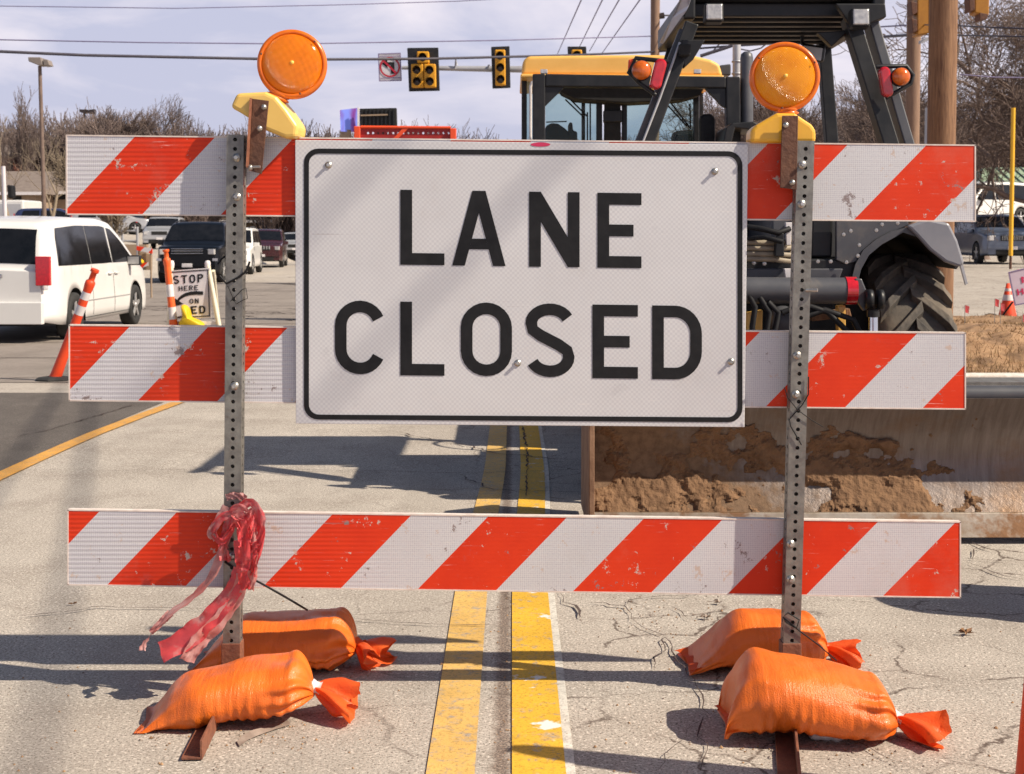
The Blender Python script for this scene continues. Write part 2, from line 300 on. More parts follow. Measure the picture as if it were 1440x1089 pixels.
MT = dict(
    road=concrete('pale_road', (.42, .372, .322), (.285, .242, .205), (.50, .452, .40), seam=True, agg=1.45),
    asphalt=concrete('dark_asphalt', (.115, .10, .09), (.08, .068, .06), (.155, .135, .12), agg=1.3),
    pink=concrete('sunlit_pink_concrete', (.50, .34, .24), (.40, .27, .19), (.56, .40, .30), agg=.5),  # pinkish concrete with its orange sunlight put into the colour
    slab=concrete('pale_slab', (.44, .38, .32), (.34, .29, .24), (.50, .45, .38), agg=.6),
    yellow=worn_paint('old_yellow_paint', (.74, .46, .13), (.385, .335, .285), wear=(.52, .66)),
    yellow2=worn_paint('fresh_yellow_paint', (.80, .46, .035), (.385, .335, .285), wear=(.55, .67), white=True),
    edge=worn_paint('pale_underpaint', (.74, .70, .62), (.36, .31, .27), wear=(.50, .70)),
    orangeline=worn_paint('orange_edge_paint', (.72, .36, .06), (.34, .29, .24), wear=(.52, .68)),
    crack=M('crack_dirt', (.045, .03, .028), (.10, .07, .06), 60, .95),
    dirt=M('dry_dirt', (.30, .17, .085), (.40, .25, .14), 9, .95, bump=.8, bscale=30, c3=(.17, .10, .055), s3=2.5, t3=(.5, .62)),
    dirtcake=M('caked_dirt', (.155, .085, .045), (.22, .125, .065), 14, .95, bump=.9, bscale=60, c3=(.13, .07, .035), s3=9, t3=(.52, .62)),
    grass=M('straw_grass', (.30, .19, .085), (.15, .10, .045), 6, .9),
    kerb=M('white_kerb', (.72, .70, .66), (.55, .50, .44), 12, .85, bump=.2),
    hill=M('brown_hill', (.10, .078, .062), (.14, .11, .085), .2, .95),
    steel=M('galvanised_steel', (.27, .26, .235), (.17, .16, .15), 28, .50, .55, bump=.12, c3=(.17, .10, .06), s3=14, t3=(.62, .75), rvar=.12),
    rust=M('rusty_steel', (.10, .042, .026), (.15, .065, .036), 30, .7, .15, bump=.25, c3=(.055, .026, .02), s3=12, t3=(.5, .75)),
    rustplate=M('red_brown_steel', (.26, .10, .055), (.17, .065, .04), 26, .65, .15, bump=.3),
    zinc=M('zinc_bolt', (.55, .53, .50), (.35, .34, .32), 60, .35, .8),
    board_edge=M('board_edge', (.74, .66, .60), (.60, .50, .45), 30, .6),
    black=M('black_vinyl', (.008, .008, .010), (.014, .014, .016), 30, .6, spec=.25),
    blackp=M('black_paint', (.009, .010, .012), (.020, .020, .022), 9, .45, spec=.35, bump=.06, rvar=.1),
    greyp=M('grey_paint', (.055, .058, .070), (.085, .086, .095), 5, .42, c3=(.20, .17, .14), s3=3, t3=(.55, .8)),
    lgreyp=M('pale_grey_paint', (.20, .205, .235), (.25, .25, .275), 5, .40, c3=(.28, .22, .17), s3=4, t3=(.58, .78)),
    rubber=M('dusty_rubber', (.045, .042, .040), (.10, .085, .068), 9, .85, bump=.3, c3=(.19, .15, .11), s3=4, t3=(.45, .70)),
    tyre=M('car_tyre', (.018, .018, .018), (.03, .029, .028), 20, .8),
    under=M('underbody', (.012, .012, .012), (.02, .02, .02), 20, .9),
    alloy=M('alloy_wheel', (.42, .41, .40), (.55, .54, .53), 10, .35, .6),
    orangebag=M('orange_bag', (.86, .180, .018), (.74, .140, .014), 7, .34, bump=.30, bscale=320, spec=.5, coat=.12, c3=(.50, .13, .05), s3=5, t3=(.62, .9), trans=.04),
    orangebag2=M('orange_bag_tail', (.90, .165, .03), (.80, .12, .025), 12, .45, bump=.25, bscale=200, trans=.35),
    yellowbag=M('yellow_bag', (.78, .52, .01), (.62, .40, .01), 9, .5),
    tape=M('pink_tape', (.90, .12, .13), (.74, .09, .11), 22, .32, coat=.2, c3=(.76, .42, .40), s3=14, t3=(.50, .68), trans=.45, bump=.2, bscale=40),
    faded=M('faded_tape', (.76, .48, .46), (.66, .22, .20), 16, .4, c3=(.40, .17, .16), s3=20, trans=.4),
    casey=M('yellow_case', (.80, .43, .035), (.72, .37, .03), 5, .40, coat=.2, c3=(.55, .33, .12), s3=6, t3=(.6, .8), bump=.05),
    casep=M('pale_yellow_case', (.82, .54, .14), (.74, .46, .10), 5, .42, coat=.2, c3=(.50, .32, .12), s3=6, t3=(.6, .8), bump=.05),
    tyellow=M('machine_yellow', (.86, .50, .13), (.78, .43, .09), 3, .42, coat=.2, c3=(.55, .34, .12), s3=2, t3=(.6, .9)),
    sigy=M('signal_yellow', (.78, .36, .01), (.66, .29, .01), 6, .5),
    siglens=M('dark_lens', (.030, .022, .020), (.045, .03, .025), 9, .3),
    wood=M('pole_wood', (.27, .15, .08), (.15, .075, .04), 6, .85, stretch=(8, 8, .5), bump=.5, bscale=12, c3=(.10, .05, .03), s3=9, t3=(.56, .68)),
    wood2=M('grey_pole_wood', (.27, .17, .11), (.20, .12, .085), 6, .85, stretch=(8, 8, .5), bump=.4, bscale=12),
    galv=M('pale_pole', (.36, .36, .38), (.44, .44, .46), 3, .5, .3),
    wire=M('cable', (.035, .03, .05), (.05, .045, .06), 5, .6),
    wirethin=M('thin_cable', (.16, .14, .26), (.20, .18, .3), 5, .6),
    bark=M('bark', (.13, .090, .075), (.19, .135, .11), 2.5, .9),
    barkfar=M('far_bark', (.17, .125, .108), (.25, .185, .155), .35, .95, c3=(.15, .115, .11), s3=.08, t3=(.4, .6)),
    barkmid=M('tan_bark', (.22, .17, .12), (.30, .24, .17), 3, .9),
    white=M('white_car_paint', (.74, .73, .71), (.70, .69, .67), 2, .30, coat=.6, c3=(.70, .66, .60), s3=1.5, t3=(.6, .9)),
    black_car=M('black_car_paint', (.004, .005, .008), (.006, .007, .010), 2, .3, coat=.12, spec=.2),
    maroon=M('maroon_car_paint', (.055, .012, .014), (.045, .01, .012), 2, .25, coat=.8),
    blue_car=M('slate_car_paint', (.10, .13, .19), (.12, .14, .19), 2, .28, .3, coat=.6),
    red_car=M('red_car_paint', (.35, .015, .015), (.30, .012, .012), 2, .3, coat=.6),
    dkblue=M('dark_blue_paint', (.02, .03, .09), (.025, .035, .09), 2, .3, coat=.6),
    silver_car=M('silver_car_paint', (.45, .45, .46), (.5, .5, .5), 2, .3, .4, coat=.5),
    redlamp=M('red_lens', (.60, .008, .018), (.42, .006, .014), 30, .15, coat=.8),
    amber=M('amber_lens', (.80, .17, .01), (.60, .11, .008), 40, .18, coat=.8, trans=.2),
    clearlamp=M('clear_lens', (.62, .60, .58), (.40, .39, .40), 40, .15, .3, coat=.8),
    chrome=M('chrome', (.7, .7, .7), (.6, .6, .6), 9, .15, 1),
    conered=M('cone_orange', (.88, .085, .02), (.78, .065, .018), 7, .5, c3=(.5, .12, .06), s3=4, t3=(.62, .85), trans=.1),
    coneor=M('cone_bright_orange', (.9, .14, .02), (.8, .11, .02), 7, .5),
    conewhite=M('cone_band', (.75, .72, .72), (.62, .58, .58), 12, .4),
    redsteel=M('red_painted_steel', (.42, .018, .012), (.30, .014, .010), 6, .5, bump=.1),
    brightred=M('orange_red_paint', (.85, .09, .02), (.8, .08, .02), 6, .45),
    roof=M('shingle_roof', (.165, .130, .115), (.22, .18, .155), 3, .9, bump=.5),
    wall=M('tan_wall', (.34, .25, .17), (.28, .20, .14), 2, .9, bump=.2),
    greenroof=M('green_metal_roof', (.30, .40, .26), (.35, .44, .30), 3, .5, .1),
    brick=M('red_brick', (.28, .10, .07), (.20, .075, .055), 5, .9),
    leaf=M('dead_leaf', (.16, .075, .035), (.26, .14, .06), 60, .8),
    pebble=M('pebble', (.38, .31, .26), (.14, .10, .08), 9, .9),
    signw=M('white_sign', (.66, .63, .66), (.58, .55, .58), 6, .4),
    signred=M('sign_red', (.48, .01, .03), (.42, .01, .03), 6, .4),
    magenta=M('magenta_ink', (.62, .03, .10), (.5, .03, .12), 6, .4),
    purple=M('purple_rim', (.16, .12, .26), (.2, .15, .3), 6, .5),
    dkglass=M('dark_car_glass', (.006, .007, .009), (.012, .013, .016), 4, .05, 0, spec=.32, coat=0),
    tanhose=M('tan_hose', (.30, .25, .18), (.22, .18, .13), 20, .6),
    cabglass=glass('cab_glass', (.74, .86, .87), .86),
)
# ------------------------------------------------------------------ lettering (highway style strokes)
def ribbon2(pts, t, closed=False):       # centre line -> list of quads
    n = len(pts); P = [Vector((p[0], p[1])) for p in pts]; L, Rr = [], []
    for i in range(n):
        a = P[(i - 1) % n] if (closed or i > 0) else P[i]; b = P[(i + 1) % n] if (closed or i < n - 1) else P[i]
        d = (b - a).normalized(); nn = Vector((-d.y, d.x))
        L.append(P[i] + nn * t / 2); Rr.append(P[i] - nn * t / 2)
    return [[L[i], Rr[i], Rr[(i + 1) % n], L[(i + 1) % n]] for i in range(n if closed else n - 1)]
def arc(cx, cy, rx, ry, a0, a1, n=12): return [(cx + rx * math.cos(R(a0 + (a1 - a0) * i / n)), cy + ry * math.sin(R(a0 + (a1 - a0) * i / n))) for i in range(n + 1)]
def glyph(ch, w=.62, t=.16):
    h = t / 2; B = lambda x0, y0, x1, y1: [(x0, y0), (x1, y0), (x1, y1), (x0, y1)]
    if ch == 'L': return [B(0, 0, w, t), B(0, t, t, 1)]
    if ch == 'E': return [B(0, 0, t, 1), B(t, 0, w, t), B(t, .5 - h, w * .82, .5 + h), B(t, 1 - t, w, 1)]
    if ch == 'T': return [B(0, 1 - t, w, 1), B(w / 2 - h, 0, w / 2 + h, 1 - t)]
    if ch == 'H': return [B(0, 0, t, 1), B(w - t, 0, w, 1), B(t, .5 - h, w - t, .5 + h)]
    if ch == 'I': return [B(0, 0, t, 1)]
    if ch == 'N': return [B(0, 0, t, 1), B(w - t, 0, w, 1), [(t, .60), (w - t, 0), (w - t, .40), (t, 1)]]
    if ch == 'A':
        ap = t * .56; th = t * 1.06; o = lambda z: (w / 2 - ap) * z; zi = (w / 2 - th) / (w / 2 - ap); q = []
        q.append([(0, 0), (th, 0), (w / 2, zi), (o(zi), zi)]); q.append([(w, 0), (w - o(zi), zi), (w / 2, zi), (w - th, 0)])
        q.append([(o(zi), zi), (w - o(zi), zi), (w / 2 + ap, 1), (w / 2 - ap, 1)])
        a, b = .22, .22 + t * .9; q.append([(o(a) + th, a), (w - o(a) - th, a), (w - o(b) - th, b), (o(b) + th, b)]); return q
    rx = w / 2 - h; cy = .34
    if ch == 'O': return ribbon2(arc(w / 2, 1 - cy, rx, cy - h, 0, 180)[:-1] + arc(w / 2, cy, rx, cy - h, 180, 360)[:-1] if False else arc(w / 2, 1 - cy, rx, cy - h, 0, 180) + arc(w / 2, cy, rx, cy - h, 180, 360), t, True)
    if ch == 'C': return ribbon2(arc(w / 2, 1 - cy, rx, cy - h, 22, 180) + arc(w / 2, cy, rx, cy - h, 180, 338), t)
    if ch == 'S': return ribbon2(arc(w / 2, .745, rx, .255 - h, 25, 200, 12) + arc(w / 2, .255 + .02, rx, .275 - h, 20, -155, 14) if False else
                                 arc(w / 2, .735, rx, .265 - h, 22, 180, 11) + [(h + .02, .64), (.19 * w / .62, .565), (w - .20 * w / .62, .44), (w - h - .02, .36)] + arc(w / 2, .275, rx, .275 - h, 0, -158, 12), t)
    if ch == 'D': return [B(0, 0, t, 1)] + ribbon2([(t, 1 - h), (w * .46, 1 - h)] + arc(w * .46, .62, w * .54 - h, .38 - h, 80, 0, 7) + arc(w * .46, .38, w * .54 - h, .38 - h, 0, -80, 7) + [(w * .46, h), (t, h)], t)
    if ch == 'P': return [B(0, 0, t, 1)] + ribbon2([(t, 1 - h), (w * .55, 1 - h)] + arc(w * .55, .72, w * .45 - h, .28 - h, 80, -80, 9) + [(w * .55, .44 + h), (t, .44 + h)], t)
    if ch == 'R': return glyph('P', w, t) + [[(w * .42, .44), (w - t * 1.1, 0), (w, 0), (w * .42 + t * 1.15, .44)]]
    if ch == 'M': return [B(0, 0, t, 1), B(w - t, 0, w, 1), [(t, .7), (w / 2, .2), (w / 2, .55), (t, 1)], [(w / 2, .2), (w - t, .7), (w - t, 1), (w / 2, .55)]]
    return []
def put_text(mb, polys, P, sx, sz):      # P(u, v) -> 3-D point
    for q in polys: mb.add([P(x * sx, z * sz) for x, z in q], [tuple(range(len(q)))])
# ------------------------------------------------------------------ barricade
YB = 3.905
barr = thing('road_barricade', 'wide three-board orange and white striped road barricade on two perforated steel posts', 'barricade', (0, YB, 0))
def perforated(P0, P1, w, pitch=.0254):
    mb = MB(); a = (P1 - P0); L = a.length; a.normalize(); u = Vector((1, 0, 0)); u = (u - a * u.dot(a)).normalized(); v = a.cross(u) * -1   # v points back (+Y)
    if v.y < 0: v = -v
    n = int(L / pitch); K = 12
    for side in range(4):
        s, q = [(u, -v), (v, u), (-u, v), (-v, -u)][side]        # s along the face, q outward
        for i in range(n + 1):
            z0 = i * pitch; z1 = min(L, z0 + pitch)
            if z1 - z0 < pitch * .9:
                if z1 - z0 > .001: mb.add([P0 + q * w / 2 + s * x * w / 2 + a * z for x, z in ((-1, z0), (1, z0), (1, z1), (-1, z1))], [(0, 1, 2, 3)])
                continue
            c = P0 + q * w / 2 + a * (z0 + pitch / 2); hw, hp, r = w / 2, pitch / 2, .0056
            outer = []; inner = []; inn2 = []
            for k in range(K):
                t = 2 * math.pi * k / K; cx, cz = math.cos(t), math.sin(t); sc = min(hw / max(abs(cx), 1e-6), hp / max(abs(cz), 1e-6))
                outer.append(c + s * cx * sc + a * cz * sc); inner.append(c + s * cx * r + a * cz * r); inn2.append(c + s * cx * r + a * cz * r - q * .002)
            vs = outer + inner + inn2; fs = []
            for k in range(K):
                k2 = (k + 1) % K; fs += [(k, k2, K + k2, K + k), (K + k, K + k2, 2 * K + k2, 2 * K + k)]
            corners = []
            for (sx_, sz_) in ((1, 1), (-1, 1), (-1, -1), (1, -1)):  # fill the corner triangles the rays miss
                cc = c + s * sx_ * hw + a * sz_ * hp
                ks = sorted(range(K), key=lambda k: (outer[k] - cc).length)[:2]
                corners.append(cc); fs.append((ks[0], len(vs) + len(corners) - 1, ks[1]))
            mb.add(vs + corners, fs)
    mb.add([P1 + u * x * w / 2 + v * y * w / 2 - a * .0005 for x, y in ((-.93, -.93), (.93, -.93), (.93, .93), (-.93, .93))], [(0, 1, 2, 3)])
    return mb
YP = YB - .024
posts = [(at(333, 191, YP), at(327, 955, YP)), (at(1131, 199, YP), at(1110, 955, YP))]
for T, B in posts: perforated(B, T, .046).build('post', MT['steel'], barr)
def quad_board(px0, px1, yl0, yl1, yr0, yr1, x_ref, slope, ribs):
    a = at(px0, yl0, YB); b = at(px1, yr0, YB); c = at(px1, yr1, YB); d = at(px0, yl1, YB)
    off = -(at(x_ref[0], x_ref[1], YB).x - slope * at(x_ref[0], x_ref[1], YB).z)
    mb = MB(); mb.prism([a, b, c, d], (0, .019, 0))
    for q in (0,): pass
    bd = mb.build('board', [sheeting('striped_sheeting', off, slope)], barr, bevel=.0018)
    rim = MB()                            # pale rim round the board
    ctr = (a + b + c + d) / 4
    for p, q in ((a, b), (b, c), (c, d), (d, a)):
        n = ((p + q) / 2 - ctr); e = (q - p).normalized(); n = (n - e * n.dot(e)).normalized()
        rim.prism([p + n * .0008 + Vector((0, -.0012, 0)), q + n * .0008 + Vector((0, -.0012, 0)), q - n * .003 + Vector((0, -.0012, 0)), p - n * .003 + Vector((0, -.0012, 0))], (0, .0225, 0))
    rim.build('rim', MT['board_edge'], bd)
    return a, b, c, d
quad_board(93, 1372, 190, 302, 204, 312, (191, 191), .96, 1)
quad_board(97, 1358, 457, 564, 468, 576, (72, 457), .96, 1)
quad_board(95, 1351, 717, 823, 734, 841, (469, 722), .96, 1)
def bolt(mb, p, r=.006, l=.016, d=(0, -1, 0), washer=True):
    d = Vector(d)
    if washer: mb.lathe([(0, .0022), (r * 1.9, .002), (r * 1.9, 0)], p, d, 14)
    mb.lathe([(0, l), (r * .9, l), (r, l - .002), (r, 0)], p, d, 6, smooth=False)
for px, py in ((333, 222), (333, 277), (330, 543), (328, 782), (1128, 232), (1127, 287), (1121, 500), (1119, 555), (1112, 765), (1112, 815), (1133, 408)):
    mb = MB(); p = at(px, py, YP - .0232); bolt(mb, p, l=.015 if py != 408 else .01); 
    if py == 408: mb = MB(); mb.tube([p, p + Vector((.03, -.012, 0))], .005, 8)
    mb.build('bolt', MT['zinc'], barr)
def foot(pa, pb, name='foot'):            # L-shaped angle iron lying on the road
    d = (pb - pa).normalized(); s = Vector((d.y, -d.x, 0)).normalized(); mb = MB(); L = (pb - pa).length
    z = Vector((0, 0, 1))
    mb.hexa([pa + s * 0, pa - s * .045, pb - s * .045, pb, pa + z * .006, pa - s * .045 + z * .006, pb - s * .045 + z * .006, pb + z * .006])
    mb.hexa([pa + s * .0002, pa + s * .0065, pb + s * .0065, pb + s * .0002, pa + s * .0002 + z * .047, pa + s * .0065 + z * .047, pb + s * .0065 + z * .047, pb + s * .0002 + z * .047])
    f = mb.build(name, MT['rustplate'], barr, bevel=.001)
foot(gpt(281, 1071, .004), gpt(372, 880, .004)); foot(gpt(1123, 1120, .004), gpt(1100, 880, .004))
for T, B in posts:                        # rusty sleeve the post stands in
    mb = MB(); a = (T - B).normalized(); P0 = Vector((B.x, B.y, .012)); 
    mb.box(P0 + a * .070, (.053, .053, .14)); mb.build('sleeve', MT['rustplate'], barr, bevel=.002)
# ------------------------------------------------------------------ LANE CLOSED sign
YS = YB - .014
sign = thing('road_sign', 'large white rectangular LANE CLOSED sign with black border, bolted to the barricade', 'sign', (0, YS, .8))
A, B_, C_, D_ = at(415, 197, YS), at(1052, 203.5, YS), at(1047, 601, YS), at(416, 596, YS)
def bil(u, v, dy=0): return (A * (1 - u) + B_ * u) * (1 - v) + (D_ * (1 - u) + C_ * u) * v + Vector((0, dy, 0))
MB().prism([A, B_, C_, D_], (0, .010, 0)).build('panel', sheeting('sign_sheeting', 0, 1, plain=True), sign, bevel=.0012)
Wm, Hm = (B_ - A).length, (A - D_).length
def spx(px, py):                          # pixel -> sign uv by inverse of the sign's own sides
    x = px - (415 + (416 - 415) * (py - 197) / 400); w = 637 - 6 * (py - 200) / 400; u = x / w
    y0 = 197 + 6.5 * u; hh = 399 - 1.5 * u; return u, (py - y0) / hh
def P_(px, py, dy=-.0013): u, v = spx(px, py); return bil(u, v, dy)
mb = MB()                                 # rounded border
def rrect(x0, y0, x1, y1, r, sk):
    pts = []
    for cx, cy, a in ((x1 - r, y0 + r, -90), (x1 - r, y1 - r, 0), (x0 + r, y1 - r, 90), (x0 + r, y0 + r, 180)):
        for i in range(7):
            t = R(a + 15 * i); x = cx + r * math.cos(t); y = cy + r * math.sin(t); pts.append((x, y + sk * (x - x0) / (x1 - x0)))
    return pts
o_ = rrect(427.5, 209, 1044, 590, 20, 4); i_ = rrect(434.5, 216, 1037, 583, 14, 4)
vs = [P_(*p) for p in o_] + [P_(*p) for p in i_]; n = len(o_)
mb.add(vs, [(k, (k + 1) % n, n + (k + 1) % n, n + k) for k in range(n)]); mb.build('border', MT['black'], sign)
rows = [('LANE', [(563, 625), (636, 711), (744, 815), (840, 902)], 266.5, 371.5, 563), ('CLOSED', [(471, 542), (563, 625), (648, 720), (739, 808), (833, 897), (917, 987)], 422, 526, 471)]
for word, xs, y0, y1, xr in rows:
    for ch, (x0, x1) in zip(word, xs):
        hpx = y1 - y0; dy = .0150 * (x0 - xr) + (0 if ch not in 'COS' else -.5)
        mb = MB()
        for q in glyph(ch, (x1 - x0) / hpx, .158):
            jit = lambda: random.uniform(-.35, .35)
            mb.add([P_(x0 + x * hpx, y1 + dy + .012 * (x * hpx) - z * hpx) for x, z in q], [tuple(range(len(q)))])
        mb.build('letter', MT['black'], sign)
for px, py in ((462, 232), (1005, 241), (728, 510), (1028, 508)):
    mb = MB(); bolt(mb, P_(px, py, -.0004), r=.005, l=.011); mb.build('bolt', MT['zinc'], sign)
mb = MB(); c_ = [P_(760 + 14 * math.cos(t), 203.5 + 3.0 * math.sin(t), -.0009) for t in [2 * math.pi * k / 16 for k in range(16)]]
mb.add(c_, [tuple(range(16))]); mb.build('pink_smudge', MT['magenta'], sign)
# ------------------------------------------------------------------ warning lights
def facet_mat(name, cA, cB, rings, tilt):
    m = bpy.data.materials.new(name); ns, lk = nodes(m); b = ns['Principled BSDF']; b.inputs['Roughness'].default_value = .16
    b.inputs['Coat Weight'].default_value = .3; b.inputs['Coat Roughness'].default_value = .1
    v = new(ns, 'ShaderNodeTexCoord').outputs['Object']
    mp = new(ns, 'ShaderNodeMapping'); mp.inputs['Rotation'].default_value = (0, tilt, 0); lk.new(v, mp.inputs[0])
    sx = new(ns, 'ShaderNodeSeparateXYZ'); lk.new(mp.outputs[0], sx.inputs[0])
    k = 2 * math.pi / .0044
    s1 = math_n(ns, lk, 'SINE', math_n(ns, lk, 'MULTIPLY', sx.outputs[0], k)); s2 = math_n(ns, lk, 'SINE', math_n(ns, lk, 'MULTIPLY', sx.outputs[2], k))
    p = math_n(ns, lk, 'MULTIPLY', s1, s2)
    f = math_n(ns, lk, 'ADD', math_n(ns, lk, 'MULTIPLY', p, .5), .5)
    c = mixc(ns, lk, f, cA, cB); c = mixc(ns, lk, noise_n(ns, lk, v, 14, 5, .6, .45, .75), c, tuple(q * .8 for q in cA))
    lk.new(c, b.inputs['Base Color']); lk.new(c, b.inputs['Emission Color']); b.inputs['Emission Strength'].default_value = .12  # slight emission stands in for sunlight scattered inside the lens
    bp = new(ns, 'ShaderNodeBump', Strength=.8, Distance=.003); lk.new(p, bp.inputs['Height']); lk.new(bp.outputs[0], b.inputs['Normal'])
    tr = new(ns, 'ShaderNodeBsdfTranslucent'); lk.new(c, tr.inputs[0]); ms = new(ns, 'ShaderNodeMixShader'); ms.inputs[0].default_value = .12
    lk.new(b.outputs[0], ms.inputs[1]); lk.new(tr.outputs[0], ms.inputs[2]); lk.new(ms.outputs[0], ns['Material Output'].inputs[0]); return m
def warning_light(label, cpx, cpy, rpx, up, face, case_m, lens_m, Yd, case_pts, case_depth, brk, neck_px):
    c = at(cpx, cpy, Yd); r = rpx / F * Yd; face = Vector(face).normalized()
    base = at(brk[1][0], brk[1][1], YB); t = thing('warning_light', label, 'warning light', base, 'amber warning lights on the barricade')
    mb = MB(); mb.lathe([(r * .84, .010), (r * .86, .014), (r * .91, .017), (r * .98, .013), (r, .005), (r, -.005), (r * .98, -.013), (r * .91, -.017), (r * .86, -.014), (r * .84, -.010)], c, face, 56)
    ring = mb.build('lens_ring', facet_mat('amber_ring', (.82, .17, .006), (.90, .22, .012), 0, 0) if False else MT['amberring'], t)
    dome = [(r * .86 * math.cos(a), .010 + .024 * math.sin(a)) for a in [R(x) for x in (0, 12, 25, 40, 55, 70, 82)]] + [(.0, .0345)]
    mb = MB(); mb.lathe(dome, c, face, 56); mb.build('lens', lens_m, t)
    mb = MB(); mb.lathe(dome, c, -face, 56); mb.build('lens', lens_m, t)
    mb = MB(); mb.lathe([(.006, .032), (.005, .0360), (.0025, .037), (0, .0372)], c, face, 16); mb.build('lens_glint_button', MT['buttonm'], t)  # tiny bright dome models the highlight at the lens centre
    # screws round the ring
    up = Vector(up).normalized(); sd_ = face.cross(up).normalized()
    for k in range(3):
        a = R(35 + 120 * k); p = c + (sd_ * math.cos(a) + up * math.sin(a)) * r * .9 + face * .024
        mb = MB(); mb.lathe([(0, .002), (.003, .002), (.003, 0)], p, face, 8); mb.build('screw', MT['rust'], t)
    nk = at(neck_px[0], neck_px[1], Yd)
    mb = MB(); d = (nk - c).normalized(); mb.lathe([(.030, r * .90), (.031, r * .96), (.026, r * .98), (.033, r * 1.02), (.033, r * 1.06), (.026, r * 1.08), (.030, r * 1.16), (.034, r * 1.24)], c, d, 28)
    mb.build('neck', MT['amberring'], t)
    pts = [at(px, py, Yd - case_depth / 2) for px, py in case_pts]
    mb = MB(); mb.prism(pts, case_off(case_depth, case_pts)); mb.build('battery_case', case_m, t, bevel=.011, seg=3)
    return t
def case_off(d, pts): return Vector((0, d, 0)) if pts[0][0] > 700 else Vector((.01, d, .0))
MT['buttonm'] = M('bright_amber', (1, .62, .12), (1, .55, .1), 9, .2)
MT['amberring'] = M('amber_ring', (.85, .20, .008), (.78, .155, .006), 30, .25, coat=.4, trans=.2, bump=.05)
lensR = facet_mat('amber_lens_bright', (.98, .26, .006), (1.0, .46, .02), 1, 0)  # right lens brighter: the stronger light on it is put into the colour
lensL = facet_mat('amber_lens_deep', (.96, .20, .004), (1.0, .29, .008), 1, R(40))
wr = warning_light('upright round amber warning light on its yellow battery case, above the right post', 1103, 109, 49, (0, 0, 1), (-.08, -1, .02), MT['casey'], lensR, YB + .01,
              [(1055, 201), (1056, 183), (1064, 176), (1093, 159), (1118, 159), (1142, 175), (1148, 183), (1148, 201)], .085, ((1108, 165), (1108, 262)), (1106, 158))
wlft = warning_light('tilted round amber warning light with leaning yellow battery case, above the left post', 411, 91, 48.5, (-.35, 0, 1), (.13, -1, .05), MT['casep'], lensL, YB + .0,
              [(323, 151), (332, 131), (373, 129), (388, 136), (403, 154), (419, 177), (417, 194), (401, 195), (372, 183), (352, 168), (336, 158)], .10, ((368, 142), (352, 240)), (391, 136))
def strip(parent, pts, off, m, name='bracket', bv=.001): MB().prism(pts, off).build(name, m, parent, bevel=bv)
# brackets: rusty angle pieces
strip(wr, [at(1100, 163, YB - .052), at(1120, 163, YB - .052), at(1118, 267, YB - .052), at(1097, 264, YB - .052)], (0, .004, 0), MT['rust'])
strip(wr, [at(1119.9, 163, YB - .0521), at(1122.5, 163, YB - .0521), at(1120.5, 267, YB - .0521), at(1117.9, 267, YB - .0521)], (0, .045, 0), MT['rust'])
strip(wlft, [at(355, 139, YB - .052), at(378, 142, YB - .052), at(368, 245, YB - .052), at(350, 240, YB - .052)], (0, .004, 0), MT['rust'])
strip(wlft, [at(351, 137.5, YB - .068), at(355.2, 138.5, YB - .050), at(350.3, 240, YB - .050), at(345.5, 234, YB - .068)], (0, .035, 0), MT['rustplate'])
for par, px, py, mt in ((wr, 1105, 176, 'zinc'), (wr, 1114, 257, 'zinc'), (wlft, 371, 151, 'zinc'), (wlft, 365, 181, 'zinc'), (wlft, 352, 236, 'zinc')):
    mb = MB(); p = at(px, py, YB - .0522); mb.lathe([(0, .008), (.006, .007), (.0078, .002), (.0085, 0)], p, (0, -1, 0), 16); mb.build('bolt', MT[mt], par)
mb = MB(); p = at(353, 235, YB - .055); mb.tube([p, p + Vector((.026, -.006, 0))], .004, 8); mb.build('bolt', MT['zinc'], wlft)
# ------------------------------------------------------------------ flagging tape tied round the left post
tape = thing('flagging_tape', 'faded pink-red flagging tape knotted round the left post with torn tails blowing left', 'flagging tape', at(332, 720, YB - .06))
def ribbon(pts, w, face, twist=0, wob=.006, seed=0):
    rs = random.Random(seed); P = []; n = 22; k = len(pts) - 1
    pts = [Vector(p) for p in pts]
    def cr_(t):
        i = min(int(t * k), k - 1); f = t * k - i
        p0, p1, p2, p3 = pts[max(i - 1, 0)], pts[i], pts[i + 1], pts[min(i + 2, k)]
        return .5 * ((2 * p1) + (p2 - p0) * f + (2 * p0 - 5 * p1 + 4 * p2 - p3) * f * f + (3 * p1 - p0 - 3 * p2 + p3) * f ** 3)
    for i in range(n + 1):
        t = i / n; p = cr_(t); d = (cr_(min(1, t + .02)) - cr_(max(0, t - .02))).normalized()
        s = d.cross(Vector(face)).normalized(); q = d.cross(s); a = twist * t + rs.uniform(-.22, .22); s2 = s * math.cos(a) + q * math.sin(a)
        ww = (w[0] + (w[1] - w[0]) * t) * rs.uniform(.88, 1.08); row = []
        for j in range(6):
            u = j / 5 - .5; row.append(p + s2 * u * ww + q * (wob * math.sin(u * 9 + t * 17 + seed) * (.4 + t)))
        P.append(row)
    return P
yt = YP - .03
def tp(px, py, dy=0): return at(px, py, yt + dy)
